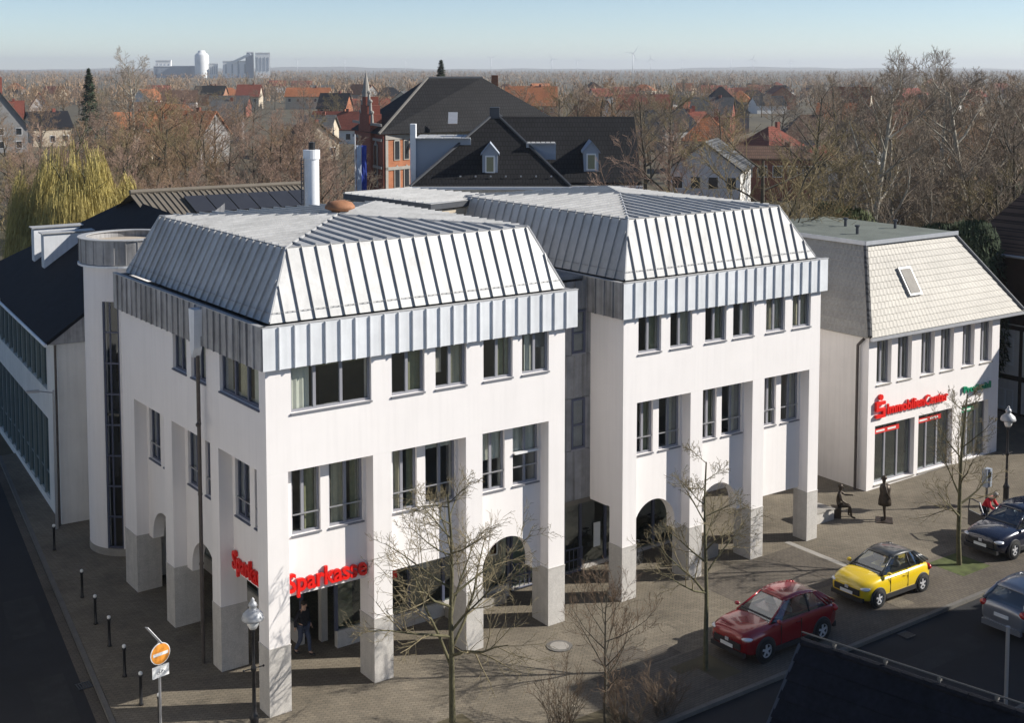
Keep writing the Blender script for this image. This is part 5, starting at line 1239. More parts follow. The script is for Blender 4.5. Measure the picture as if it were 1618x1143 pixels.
def shrub(seed, H, rad_, n, m, tw=.006):
    R = random.Random(seed); th, fi = [], []
    for k in range(n):
        a = R.uniform(0, 2*PI); r = R.uniform(0, rad_*.3); p = Vector((r*math.cos(a), r*math.sin(a), -.05)); d = Vector((math.cos(a)*.35, math.sin(a)*.35, 1)).normalized(); L = H*R.uniform(.6, 1.05)
        q = p
        for i in range(5):
            d = (d+Vector((R.uniform(-.2,.2), R.uniform(-.2,.2), .08))).normalized(); q2 = q+d*L/5; th.append((q, q2, .014*(1-i/6), .014*(1-(i+1)/6), 3))
            for j in range(3):
                e = (d+Vector((R.uniform(-1,1), R.uniform(-1,1), R.uniform(-.1,.6)))).normalized(); l = L*R.uniform(.12, .28); s0 = q.lerp(q2, R.random()); s1 = s0+e*l
                fi.append((s0, s1, tw, tw*.7, 3))
                for m_ in range(3):
                    e2 = (e+Vector((R.uniform(-1,1), R.uniform(-1,1), R.uniform(-.2,.7)))).normalized(); c0 = s0.lerp(s1, R.uniform(.3, 1)); fi.append((c0, c0+e2*l*.5, tw*.8, tw*.5, 3))
            q = q2
    return seg_mesh(th, MT['bark'], 'stems', 4), seg_mesh(fi, MT[m], 'twigs', 3)
sh1, sh2 = shrub(3, 2.4, 1.6, 20, 'twig_shrub'), shrub(8, 1.9, 1.6, 20, 'twig_shrub')
for pr, (x, y), lab in ((sh1, (6.2, -5.6), 'reddish bare shrub left of the thin sapling at the bottom centre'), (sh2, (7.9, -6.3), 'reddish bare shrub right behind the thin sapling at the bottom centre'), (sh1, (9.2, -6.4), 'low bare shrub nearest the dark foreground roof')):
    t = thing('bare_shrub', lab, 'shrub', (x, y, gz(x, y)), x, 'shrubs at the road edge'); t.scale = (.8, .8, .6 if x > 9 else .8)
    for nm, me in zip(('stems', 'twigs'), pr):
        o = bpy.data.objects.new(nm, me); COL.objects.link(o); o.parent = t; o['kind'] = 'stuff'
# park and garden trees, seen from a distance
PK = {}
full = dict(first=.22, r0=.24, spread=5.2, wob=.25, up=.13, tw=.013, top=.45)
for k, (sd, bk, twg) in enumerate(((101, 'bark', 'twig_brown'), (102, 'bark', 'twig_red'), (103, 'bark', 'twig_olive'), (104, 'bark', 'twig_grey'), (105, 'bark', 'twig_brown'))):
    PK[k] = tree_proto(sd, bk, twg, H=14, counts=(15, 9, 6, 5), **full)
PK['tall'] = tree_proto(110, 'bark_pale', 'twig_grey', H=20, first=.25, r0=.30, counts=(15, 9, 7, 5), spread=6.6, wob=.25, up=.16, tw=.014, top=.4)
PK['fork'] = tree_proto(111, 'bark', 'twig_olive', H=16, first=.30, r0=.30, counts=(9, 10, 7, 5), spread=7.2, wob=.28, up=.12, tw=.013, top=.6)
PK['tall2'] = tree_proto(115, 'bark_pale', 'twig_grey', H=20, first=.18, r0=.26, counts=(17, 9, 7, 5), spread=6.2, wob=.28, up=.2, tw=.014, top=.5)
def base(x, D): 
    p = at(x, 107, D); return Vector((p.x, p.y, gz(p.x, p.y)-.15))
def top_h(y, D): return CAM.z-(y-107)*D/FPX
def place(k, x, D, ytop, Hp, label, group=None, rz=None, wide=1.0, name='bare_tree'):
    b_ = base(x, D); h = top_h(ytop, D)-b_.z; s = h/PK[k][2]
    return put_tree(PK[k], label, b_, s*wide, rz if rz is not None else (x*1.7+D) % 6.28, group, name, sz=s)
R = random.Random(77)
def zone_l(x, D):
    r = 'front' if D < 112 else 'middle' if D < 140 else 'rear'
    z = 'beside the willow' if x < 190 else 'above the slate ridge' if x < 255 else 'above the brown hall roof' if x < 330 else 'above the solar panels' if x < 425 else 'left of the white chimney' if x < 480 else 'right of the white chimney' if x < 520 else 'left of the town hall'
    return 'leafless park tree %s, in the %s row' % (z, r)
spots = [(195,118,215),(235,110,235),(268,100,250),(300,104,240),(335,100,250),(372,98,245),(405,98,240),(440,96,238),(470,98,225),(505,98,215),
  (180,130,185),(215,135,170),(250,132,165),(288,130,175),(322,128,185),(360,124,195),(395,122,190),(430,122,185),(465,124,182),(500,124,190),
  (160,150,165),(200,160,150),(240,158,140),(275,155,142),(310,160,155),(345,170,165),(420,165,160),(480,160,165),(530,150,190),(548,118,215),(150,110,250),(170,96,270),(340,82,265),(400,84,262),(455,84,258),(270,84,268),(20,150,175),(62,140,180),(100,135,185),(40,118,215),(85,112,220)]
for i, (x, D, yt) in enumerate(spots):
    k = R.choice((0, 0, 1, 2, 4)) if x < 330 else R.choice((1, 1, 0, 3, 1))
    place(k, x+R.uniform(-8, 8), D, yt+R.uniform(-8, 8), 13.6, zone_l(x, D), 'park trees', wide=R.uniform(.95, 1.25))
place('tall', 213, 200, 70, 19, 'tallest leafless tree rising above the horizon left of the factory silo')
for i, (x, D, yt, lab) in enumerate(((5, 105, 240, 'olive leafless tree at the left edge behind the slate roof'), (30, 112, 255, 'low olive leafless tree left of the yellow willow'), (175, 95, 262, 'low leafless tree right of the yellow willow'))):
    place(2, x, D, yt, 13.6, lab, None, wide=1.2)
def zone_r(x, D):
    r = 'nearest' if D < 90 else 'middle' if D < 125 else 'farthest'
    z = 'behind the town hall roof' if x < 890 else 'behind the black-roofed house' if x < 1040 else 'around the orange hipped roof' if x < 1200 else 'between the forked and the tallest tree' if x < 1360 else 'behind the tallest pale-barked tree' if x < 1450 else 'behind the office house' if x < 1540 else 'above the timbered house'
    return 'leafless garden tree %s, in the %s row' % (z, r)
for i, (x, D, yt) in enumerate(((905,170,130),(945,160,120),(985,175,118),(1020,160,128),(1060,190,126),(1290,150,120),(1330,160,112),(1460,150,112),(1500,140,105),(1560,130,110),(1600,120,112),(1340,110,165),(1400,105,150),(1480,98,150),(1530,95,160),(1590,92,140),(1620,80,170),(1310,90,215),(1350,88,240),(1440,82,230),(1510,80,240),(1560,76,230),(1600,72,240),(1470,74,270),(870,185,125),(820,200,128))):
    place((3, 0, 4, 3, 2)[i % 5] if x < 1120 else (3, 3, 2, 'tall2', 4)[i % 5], x, D, yt, 13.6 if not (x >= 1120 and i % 5 == 3) else 19, zone_r(x, D), 'garden trees', wide=R.uniform(1.0, 1.25))
place(1, 1046, 72, 172, 13.6, 'rounded reddish-brown bare tree before the right end of the black roof', None, wide=1.05)
place('fork', 1232, 68, 132, 15.2, 'forked bare tree with dark trunk in front of the red brick house', None, 4.2, 1.15)
place('tall', 1378, 74, 68, 19, 'tall pale-barked bare tree behind the flat roof of the office house', None, 1.0, 1.05)
place('tall2', 1425, 78, 84, 19, 'pale-barked bare tree with many stems right of the tallest one', None, 2.0, 1.0)
place('tall', 1545, 80, 70, 19, 'tall bare tree near the right edge behind the timbered house', None, 3.6, 1.2)
place('tall2', 1480, 88, 76, 19, 'tall many-stemmed bare tree between the pale-barked tree and the right edge', None, 5.1, 1.0)
place('tall', 1610, 86, 82, 19, 'tall bare tree cut by the right edge of the picture', None, 0.4, 1.1)
# weeping willow: hanging yellow strands
wth, wfi = grow(201, 13, .25, .32, (10, 7), 4.6, .22, .2, .03, .8, .6)
mb = MB(); Rw = random.Random(9)
for k in range(9500):
    a = Rw.uniform(0, 2*PI); rr = 3.5*math.sqrt(Rw.random()); lob = .84+.16*math.sin(a*4+1)*math.sin(rr*2.6); z = 12.2*lob*(.62+.38*math.sqrt(max(0, 1-(rr/3.6)**2)))
    p = Vector((rr*math.cos(a), rr*math.sin(a), z-3.2*Rw.random()**2.2)); L = min(Rw.uniform(1.5, 6.), p.z-.8); n = 4; o = Vector((math.cos(a), math.sin(a), 0))*Rw.uniform(.0, .7)
    q = p
    for i in range(n):
        q2 = p + o*(1-(1-(i+1)/n)**2) + Vector((Rw.uniform(-.05,.05), Rw.uniform(-.05,.05), -L*((i+1)/n)**1.15)); s_ = Vector((Rw.uniform(-1, 1), Rw.uniform(-1, 1), 0)).normalized()*.009
        mb.add([q-s_, q+s_, q2+s_*.8, q2-s_*.8], [(0,1,2,3)])
        for j in range(2):
            c = q.lerp(q2, Rw.random()); e = Vector((Rw.uniform(-1, 1), Rw.uniform(-1, 1), -1.2))*.10; mb.add([c, c+e+Vector((.02,0,0)), c+e*1.1-Vector((0,.02,0))], [(0,1,2)])
        q = q2
PK['willow'] = (seg_mesh(wth+wfi, MT['bark_moss'], 'trunk'), mb.mesh('crown', MT['willow']))
b_ = base(112, 84); put_tree(PK['willow'], 'weeping willow with bright yellow hanging twigs behind the slate roof', b_, (top_h(206, 84)-b_.z)/12.4, 1.0, name='willow_tree', sz=(top_h(206, 84)-b_.z)/12.4)
# evergreens: whorled needle sprays / leaf clumps
def evergreen(seed, H, r, m, conic=True, n=2600):
    Re = random.Random(seed); mb = MB(); tr = MB(); tr.tube((0,0,-.1), (0,0,H*.95), .2, .03, 7)
    for i in range(n):
        f = Re.random()**.8; z = H*(.08+.92*f) if conic else H*(.1+.85*Re.random())
        rr = r*(1-f)**.85*(.55+.45*abs(math.sin(z*2.6))) if conic else r*math.sqrt(max(0, 1-(2*z/H-1)**2))
        a = Re.uniform(0, 2*PI); q = rr*math.sqrt(Re.uniform(.25, 1))*(1 if conic else .72+.28*math.sin(a*3+z*1.7)*math.sin(z*2.3+a)); c = Vector((q*math.cos(a), q*math.sin(a), z)); s = Re.uniform(.2, .45) if conic else Re.uniform(.07, .16)
        d = Vector((math.cos(a), math.sin(a), Re.uniform(-.5, .2))).normalized(); e = d.cross(Vector((Re.uniform(-.4,.4), Re.uniform(-.4,.4), 1))).normalized()
        mb.add([c-e*s*.35, c+d*s, c+e*s*.35, c-d*s*.3+Vector((0,0,.1))], [(0,1,2,3)])
    return tr.mesh('trunk', MT['bark'], True), mb.mesh('crown', MT[m])
PK['fir'] = evergreen(5, 14, 3., 'evergreen'); PK['bush'] = evergreen(6, 4, 2.2, 'evergreen', False, 11000); PK['bush2'] = evergreen(7, 4, 2.2, 'evergreen_light', False, 9000)
for (k, x, D, yt, Hp, lab) in (('fir', 140, 230, 108, 14, 'dark green conifer standing above the left park trees'), ('fir', 697, 260, 95, 14, 'dark conifer behind the ridge of the large town hall roof'), ('bush', 1320, 74, 312, 4, 'dark round evergreen bush behind the second pavilion roof'), ('bush2', 1350, 70, 320, 4, 'pale green bush beside the dark evergreen behind the flat roof'), ('bush', 1490, 70, 345, 4, 'dark evergreen bush behind the right end of the flat roof'), ('bush', 1545, 66, 340, 4, 'tall dark evergreen bush left of the timbered house'), ('bush', 1440, 90, 300, 4, 'dark evergreen bush between the pale-barked trees'), ('bush', 1590, 84, 275, 4, 'broad dark evergreen behind the timbered house roof')):
    b_ = base(x, D); h = top_h(yt, D)-b_.z; s = h/Hp
    put_tree(PK[k], lab, b_, s if k == 'fir' else min(s, 1.2), x % 6, None, 'evergreen_tree' if k == 'fir' else 'evergreen_bush', 'tree' if k == 'fir' else 'bush', sz=s)
# ================================================================== houses behind
RZV = math.atan2(RIGHT.y, RIGHT.x)
def bhouse(label, xl, xr, ye, yr, D, dep, kind, wm, rm, rot=0., wins=None, group=None, name='house', chim=True, over=.4, wz=None):
    """a house whose picture outline fixes its width and heights; without D its eaves stand about 6 m high"""
    if D is None: D = 12.0*FPX/(ye-107)
    c = at((xl+xr)/2, 107, D); wd_ = (xr-xl)*D/FPX; ze_ = top_h(ye, D); zr_ = top_h(yr, D); g_ = gz(c.x, c.y)-.15
    t = thing(name, label, 'house', (c.x, c.y, g_), RZV+rad(rot), group); hw = wd_/2; e = ze_-g_; r = zr_-g_
    b = MB(); b.box(-hw, 0, 0, hw, dep, e)
    if kind == 'gable': b.prism([(-hw, 0, e), (hw, 0, e), (0, 0, r-.15)], (0, dep, 0))
    if kind == 'side': b.prism([(-hw, 0, e), (-hw, dep, e), (-hw, dep/2, r-.15)], (wd_, 0, 0))
    b.build('wall', wm, t, False, True)
    b = MB(); o = over
    if kind == 'gable':
        for s in (1, -1): b.prism([(0, -o, r), (s*(hw+o), -o, e-o*(r-e)/hw), (s*(hw+o), -o, e-o*(r-e)/hw+.18), (0, -o, r+.2)], (0, dep+2*o, 0))
    elif kind == 'side':
        for s in (0, 1): b.prism([(-hw-o, dep/2, r), (-hw-o, dep+o if s else -o, e-o*(r-e)/(dep/2)), (-hw-o, dep+o if s else -o, e-o*(r-e)/(dep/2)+.18), (-hw-o, dep/2, r+.2)], (wd_+2*o, 0, 0))
    else:
        k = max(hw-dep/2*.9, .2)
        b.add([(-hw-o, -o, e-.1), (hw+o, -o, e-.1), (hw+o, dep+o, e-.1), (-hw-o, dep+o, e-.1), (-k, dep/2, r), (k, dep/2, r)], [(0,1,5,4),(1,2,5),(2,3,4,5),(3,0,4),(3,2,1,0)])
    rf = b.build('roof', rm, t, False, True)
    if chim:
        x = hw*.35; b = MB(); b.box(x-.35, dep/2-.3, (e+r)/2, x+.35, dep/2+.3, r+.8); b.build('chimney', MT['brick_red'], rf, False, True)
    if wins:
        nc, rows = wins
        for z in rows:
            for i in range(nc):
                xc = -hw+wd_*(i+.5)/nc; ww = min(.55, wd_/nc*.3); m = MB(); m.box(xc-ww-.08, -.06, z-.1, xc+ww+.08, .03, z+1.45); w_ = m.build('window', MT['frame_white'], t, False, True)
                m = MB(); m.box(xc-ww, -.075, z, xc+ww, -.02, z+1.35); m.build('pane', MT['dark_glass'], w_, False, True)
    return t
# black-tiled house with a cross gable and dormers
D = 98.0; px = FPX/D
def hp(x, y): return ((x-809)/px, top_h(y, D))          # local plan of that house: lateral metres, height
c = at(809, 107, D); K = thing('black_roofed_house', 'large house with black tiled roof, front gable and two small white-framed dormers', 'house', (c.x, c.y, 0), RZV)
X = lambda x: (x-809)/px
ze_, zr_ = top_h(293, D), top_h(193, D)
b = MB(); b.box(X(652), .3, 0, X(1012), 11, ze_); b.build('wall', MT['wall_white'], K, False, True)
b = MB(); b.prism([(X(770), 6.2, zr_), (X(770), -.1, ze_), (X(770), -.1, ze_+.2), (X(770), 6.2, zr_+.2)], (X(1015)-X(770), 0, 0)); b.prism([(X(770), 6.21, zr_), (X(770), 12.4, ze_), (X(770), 12.4, ze_+.2), (X(770), 6.21, zr_+.2)], (X(1015)-X(770), 0, 0)); b.build('roof', MT['tile_black'], K, False, True)
zg = top_h(182, D); gx0, gx1, gxm = X(648), X(902), X(781)
b = MB(); b.add([(gx0, -.8, ze_-.05), (gx1, -.8, ze_-.05), (gxm, 4.6, zg), (gxm, 12, zg), (gx0, 12, ze_), (gx1, 12, ze_)], [(0,1,2),(0,2,3,4),(1,5,3,2),(0,4,5,1)]); b.build('gable_roof', MT['tile_black'], K, False, True)
for (p, q) in (((gx0, -.82, ze_), (gxm, 4.58, zg+.05)), ((gx1, -.82, ze_), (gxm, 4.58, zg+.05))):
    b = MB(); b.tube(p, q, .11, .11, 6); b.build('hip_tiles', MT['gutter'], K, False, True)
b = MB(); b.box(gx0-.1, -1.0, ze_-.28, gx1+.1, -.78, ze_-.06); b.box(gx1+.1, -.3, ze_-.26, X(1016), -.11, ze_-.06); b.build('gutter', MT['white_paint'], K, False, True)
b = MB(); b.box(gx0+.4, -.6, 0, gx1-.3, .29, ze_-.1); b.build('front_wall', MT['wall_white'], K, False, True)
b = MB(); b.box(X(772), 4.2, zg-.4, X(788), 5.4, top_h(172, D)); b.build('chimney', MT['gutter'], K, False, True)
def dormer(xm, yb, yt, y0, w_=1.0, ywin=None):
    zb_, zt_ = top_h(yb, D), top_h(yt, D); x = X(xm); d = MB(); h_ = zt_-zb_
    d.prism([(x-w_/2, y0, zb_-.3), (x+w_/2, y0, zb_-.3), (x+w_/2, y0, zb_+h_*.68), (x, y0, zt_), (x-w_/2, y0, zb_+h_*.68)], (0, 3, 0)); o = d.build('dormer', MT['plant_grey'], K, False, True)
    f = MB(); f.box(x-.36, y0-.05, zb_+.1, x+.36, y0-.001, zb_+h_*.62); w2_ = f.build('dormer_window', MT['frame_white'], o, False, True)
    f = MB(); f.box(x-.26, y0-.07, zb_+.2, x+.26, y0-.02, zb_+h_*.57); f.build('pane', MT['curtain_green'], w2_, False, True)
    f = MB(); f.prism([(x-w_/2-.12, y0-.12, zb_+h_*.62), (x, y0-.12, zt_+.02), (x+w_/2+.12, y0-.12, zb_+h_*.62), (x+w_/2+.12, y0-.12, zb_+h_*.68), (x, y0-.12, zt_+.1), (x-w_/2-.12, y0-.12, zb_+h_*.68)], (0, 3, 0)); f.build('dormer_roof', MT['plant_grey'], o, False, True)
dormer(774, 276, 228, .2, 1.15); dormer(936, 273, 226, .9, 1.1)
for (x0, x1, y0_, y1_, yy, mm_) in ((652, 742, 222, 292, 2.2, 'plant_grey'), (832, 880, 230, 274, 2.0, 'plant_grey')):
    b = MB(); b.box(X(x0), yy, top_h(y1_, D), X(x1), yy+5, top_h(y0_, D)); o = b.build('box_dormer', MT[mm_], K, False, True)
    for i in range(6):
        b = MB(); xa = X(x0)+(X(x1)-X(x0))*i/6; b.box(xa+.03, yy-.3, top_h(y0_, D)+.002, xa+(X(x1)-X(x0))/6-.03, yy+5, top_h(y0_, D)+.08); b.build('roof_sheet', MT['zinc'], o, False, True)
b = MB(); b.box(X(644), 2.0, 0, X(653), 3.0, top_h(198, D)); b.build('party_wall', MT['white_paint'], K, False, True)
b = MB()
for i in range(7): b.box(X(726+i*24), -.28, ze_+.62, X(728.5+i*24), -.2, ze_+.72)
b.build('snow_hooks', MT['galv'], K, False, True)
# town hall: brick front with tall ornamental gable, big hipped roof
D2 = 125.0; c2 = at(809, 107, D2); TH = thing('town_hall', 'red brick town hall with pinnacled gable and a big dark hipped roof', 'building', (c2.x, c2.y, 0), RZV)
X2 = lambda x: (x-809)*D2/FPX
e2, r2 = top_h(212, D2), top_h(124, D2)
cx_, lx_, rx_ = X2(607), X2(562)*(D2+10)/D2, X2(815)                       # nearest corner, left end (shaded), right end (sunlit)
b = MB(); b.prism([(cx_, 0, 0), (rx_, 15, 0), (rx_-8, 24, 0), (lx_, 10, 0)], (0, 0, e2)); b.build('wall', MT['brick_orange'], TH, False, True)
b = MB(); b.add([(cx_-.5, -.7, e2), (rx_+6, 15, e2-.1), (rx_-6, 26, e2), (lx_-.6, 10, e2), (X2(665), 10, r2), (X2(757), 13, r2)], [(0,1,5,4),(1,2,5),(2,3,4,5),(3,0,4)]); b.build('roof', MT['tile_dark'], TH, False, True)
rn = Vector((15, -(rx_-cx_), 0)).normalized(); rd = Vector((rx_-cx_, 15, 0)).normalized()
for (t0, t1, z0_, z1_) in ((0, 20, e2-.55, e2-.1), (0, 20, top_h(270, D2), top_h(270, D2)+.3), (.0, .35, 0, e2-.6), (3.6, 3.9, 0, e2-.6)):
    b = MB(); b.prism([Vector((cx_, 0, z0_))+rd*t0+rn*.02, Vector((cx_, 0, z0_))+rd*t1+rn*.02, Vector((cx_, 0, z1_))+rd*t1+rn*.02, Vector((cx_, 0, z1_))+rd*t0+rn*.02], rn*.1); b.build('stone_trim', MT['strip'], TH, False, True)
for t0 in (1.2, 2.5, 5.0, 6.4):
    for z0_ in (top_h(300, D2), top_h(255, D2)):
        b = MB(); b.prism([Vector((cx_, 0, z0_+q_))+rd*(t0+p_)+rn*.03 for p_, q_ in ((0, 0), (.8, 0), (.8, 1.9), (.4, 2.25), (0, 1.9))], rn*.05); w_ = b.build('window', MT['strip'], TH, False, True)
        b = MB(); b.prism([Vector((cx_, 0, z0_+q_))+rd*(t0+p_)+rn*.085 for p_, q_ in ((.12, .1), (.68, .1), (.68, 1.85), (.12, 1.85))], rn*.02); b.build('pane', MT['dark_glass'], w_, False, True)
b = MB(); b.tube((cx_-.5, -.72, e2+.05), (X2(665), 10, r2+.05), .14, .14, 6); b.build('hip_flashing', MT['kerb'], TH, False, True)
b = MB(); b.tube((X2(665), 10, r2), (X2(757), 13, r2), .15, .15, 6); b.build('ridge_tiles', MT['gutter'], TH, False, True)
b = MB(); b.box(X2(772), 17, e2, X2(784), 18, top_h(120, D2)); b.build('chimney', MT['brick_orange'], TH, False, True)
b = MB(); b.obox((X2(713), 3.0, top_h(192, D2)+.2), Vector((1,0,0)), Vector((0,.74,.67)), Vector((0,-.67,.74)), .45, .8, .06); b.build('roof_light', MT['galv'], TH, False, True)
# front wing seen obliquely; its shade is put into redder, darker brick
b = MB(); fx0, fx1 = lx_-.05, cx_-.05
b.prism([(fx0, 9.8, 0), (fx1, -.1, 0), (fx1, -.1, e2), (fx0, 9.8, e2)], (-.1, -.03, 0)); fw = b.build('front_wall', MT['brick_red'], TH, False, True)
fpnt = lambda f, z, o=0.: Vector((fx0+(fx1-fx0)*f - o*.97-.1, 9.8-9.9*f - o*.26, z))
for f in (.14, .72):
    for (y0_, y1_) in ((280, 232), (300, 288)):
        b = MB(); z0_, z1_ = top_h(y0_, D2), top_h(y1_, D2); b.prism([fpnt(f, z0_, .05), fpnt(f+.13, z0_, .05), fpnt(f+.13, z1_, .05), fpnt(f+.065, z1_+.5, .05), fpnt(f, z1_, .05)], Vector((-.06, -.02, 0))); w_ = b.build('window', MT['strip'], TH, False, True)
        b = MB(); b.prism([fpnt(f+.03, z0_+.1, .12), fpnt(f+.10, z0_+.1, .12), fpnt(f+.10, z1_, .12), fpnt(f+.03, z1_, .12)], Vector((-.02, -.01, 0))); b.build('pane', MT['dark_glass'], w_, False, True)
b = MB()
for (f0_, f1_, z0_, z1_) in ((.30, .72, 0, top_h(200, D2)), (.35, .67, top_h(200, D2), top_h(182, D2)), (.40, .62, top_h(182, D2), top_h(168, D2)), (.45, .57, top_h(168, D2), top_h(154, D2))):
    b.prism([fpnt(f0_, z0_, .4), fpnt(f1_, z0_, .4), fpnt(f1_, z1_, .4), fpnt(f0_, z1_, .4)], Vector((1.2, .4, 0)))
gb = b.build('gable_tower', MT['brick_red'], TH, False, True)  # same shade-darkened brick as the front wing
b = MB()
for (f_, z_) in ((.31, 200), (.71, 200), (.36, 182), (.66, 182), (.41, 168), (.61, 168)):
    p = fpnt(f_, top_h(z_, D2), .2); b.tube(p, p+Vector((0,0,1.1)), .2, .12, 6); b.ball(p+Vector((0,0,1.25)), .2, n=7, m=5)
p = fpnt(.51, top_h(154, D2), .2); b.tube(p, p+Vector((0,0,1.0)), .42, .3, 8); b.tube(p+Vector((0,0,1.0)), p+Vector((0,0,2.4)), .3, .03, 8); b.build('pinnacle', MT['strip'], gb, False, True)
for z_ in (268, 224, 200):
    b = MB(); z0_ = top_h(z_, D2); b.prism([fpnt(.0, z0_, .08), fpnt(1, z0_, .08), fpnt(1, z0_+.25, .08), fpnt(0, z0_+.25, .08)], Vector((-.12, -.04, 0))); b.build('string_course', MT['strip'], TH, False, True)
fl = thing('flag', 'tall blue and pale banner flag hanging before the brick town hall', 'flag', at(572, 290, 108))
c = at(570, 270, 108)
for (o0, mm_) in ((0, 'flag_pale'), (.42, 'flag_blue')):
    mb = MB(); P = []
    for i in range(9):
        for j in range(4): P.append(c + RIGHT*(o0-.35+.42*j/3) + Vector((0,0,2.1-4.2*i/8)) + _fw*(.08*math.sin(i*1.1+j)))
    mb.add(P, [(4*i+j, 4*i+j+1, 4*i+j+5, 4*i+j+4) for i in range(8) for j in range(3)]); mb.build('cloth', MT[mm_], fl)
mb = MB(); mb.tube(Vector((c.x, c.y, .5))+RIGHT*-.45, c+RIGHT*-.45+Vector((0,0,3)), .05, .04, 6); mb.build('pole', MT['white_paint'], fl)
W_, G_, B_ = MT['wall_white'], MT['wall_grey'], MT['wall_beige']
# individually recognisable houses
bhouse('white house with grey slated gable right of the black-roofed house', 1058, 1172, 268, 226, None, 9, 'gable', W_, MT['tile_greyd'], -18, (4, (3.2,)), chim=False)
bhouse('long red brick house behind the forked tree', 1172, 1290, 252, 236, None, 9, 'side', MT['brick_red'], MT['tile_brown'], -6, (5, (3.2,)))
bhouse('white house with red hipped roof right of the brick house', 1268, 1335, 252, 222, None, 8, 'hip', W_, MT['tile_red'], -14, (3, (1.0, 3.7)))
bhouse('house with bright orange hipped roof above the white gabled house', 1080, 1156, 222, 181, None, 10, 'hip', B_, MT['tile_orange'], -10, (4, (3.2,)))
bhouse('large dark-roofed hall with angled ends far behind on the right', 1106, 1185, 178, 137, None, 14, 'hip', G_, MT['slate'], 0, None, chim=False)
bhouse('house with patchy orange roof between the tall bare trees', 1312, 1372, 172, 138, None, 10, 'side', B_, MT['tile_orange'], -24, (4, (3.2,)))
bhouse('grey half-hidden house with steep roof at the left edge', -70, 38, 200, 128, None, 10, 'gable', G_, MT['tile_greyd'], 28, (4, (1.0, 3.7)))
bhouse('small white gabled house far left above the willow', 46, 76, 170, 147, None, 9, 'gable', W_, MT['tile_red'], 20, (2, (3.2,)), chim=False)
bhouse('house with orange tiled roof and white trim above the park trees', 450, 518, 152, 139, None, 10, 'side', B_, MT['tile_orange'], 0, (5, (3.2,)))
bhouse('house with dark red hipped roof above the park trees', 372, 408, 152, 134, None, 10, 'side', B_, MT['tile_red'], 0, (3, (3.2,)))
bhouse('house with black roof and red gable above the park trees', 305, 352, 148, 136, None, 10, 'side', MT['brick_orange'], MT['tile_dark'], 0, None)
bhouse('grey-roofed house low among the park trees', 328, 380, 190, 160, None, 9, 'side', G_, MT['tile_greyd'], 8, (4, (3.2,)))
bhouse('brick house with grey roof left of the town hall', 500, 545, 170, 148, None, 9, 'side', MT['brick_orange'], MT['slate'], -8, (3, (1.0, 3.7)))
bhouse('pale house half hidden behind the white chimney', 468, 520, 205, 184, None, 9, 'side', B_, MT['tile_greyd'], -4, (4, (1.0, 3.7)))
bhouse('house with broad orange roof right of the town hall chimney', 800, 880, 166, 137, None, 10, 'side', MT['brick_orange'], MT['tile_orange'], 0, (5, (3.2,)))
bhouse('small white gabled house among trees right of the orange roof', 944, 976, 190, 160, None, 8, 'gable', W_, MT['tile_brown'], 6, (2, (3.2,)), chim=False)
bhouse('house with dark red roof behind the rounded tree', 975, 1060, 172, 150, None, 9, 'side', B_, MT['tile_red'], -8, (4, (3.2,)))
bhouse('dark house half hidden under trees at the right edge', 1560, 1660, 290, 215, None, 9, 'side', G_, MT['tile_brown'], -20, (4, (3.2,)))
# the rest of the town
R = random.Random(41); rows = []
for i in range(95):
    D = 230*(1+R.random()**1.3*3.6); x = R.uniform(-30, 1650); rows.append((D, x))
rm_ = [('tile_orange', 'orange'), ('tile_red', 'red'), ('tile_brown', 'brown'), ('tile_greyd', 'grey'), ('tile_red', 'red'), ('slate', 'black')]
for D, x in sorted(rows):
    w_ = R.uniform(8, 14)*FPX/D; e_ = R.uniform(3.5, 6); h_ = e_+R.uniform(3, 4.6); yb = 107+18.5*FPX/D
    k, cn = R.choice(rm_); kind = R.choice(('side', 'side', 'gable', 'hip'))
    bhouse('small far house with %s roof in the town behind the trees' % cn, x-w_/2, x+w_/2, 107+(18.-e_)*FPX/D, 107+(18.-h_)*FPX/D, D, R.uniform(8, 11), kind, R.choice((W_, W_, B_, MT['brick_red'], MT['brick_orange'], G_)), MT[k], R.uniform(-40, 40), (3, (1.0,)) if D < 420 else None, group='far houses with %s roofs' % cn, chim=D < 450)
R = random.Random(43)
for i in range(230):
    D = 190*(1+R.random()**1.3*3.6); x = R.uniform(-30, 1650)
    place(R.choice((0, 1, 2, 3, 4)), x, D, 107+(18.5-R.uniform(9.0, 14.5))*FPX/D, 13.6, 'small leafless tree between the far houses, %s' % ('left of the town hall' if x < 560 else 'behind the big dark roofs' if x < 1010 else 'right of the dark roofs'), 'trees in the far town', wide=R.uniform(1.0, 1.35))
# ================================================================== factory on the horizon
DF = 2300.0
def fbox(name, label, x0, x1, yt, yb, m, dep=40, extra=None, D=DF):
    c = at((x0+x1)/2, 107, D); g_ = 0; t = thing(name, label, 'building', (c.x, c.y, 0), RZV+rad(12)); h_ = top_h(yt, D); w2 = (x1-x0)*D/FPX/2*.98
    b = MB(); b.box(-w2, 0, -1, w2, dep, h_); b.build('wall', MT[m], t, False, True)
    b = MB(); b.box(-w2*1.01, -.5, h_, w2*1.01, dep+.5, h_+1.5); b.build('roof_edge', MT['concrete'], t, False, True)
    for i in range(4):
        b = MB(); x = -w2+2*w2*(i+.5)/4; b.box(x-w2*.06, -.6, h_*.3, x+w2*.06, -.1, h_*.85); b.build('panel', MT['plant_grey'], t, False, True)
    return t
c = at(319, 107, DF); t = thing('factory_silo', 'tall white silo tower with small top on the horizon', 'silo', (c.x, c.y, 0), RZV)
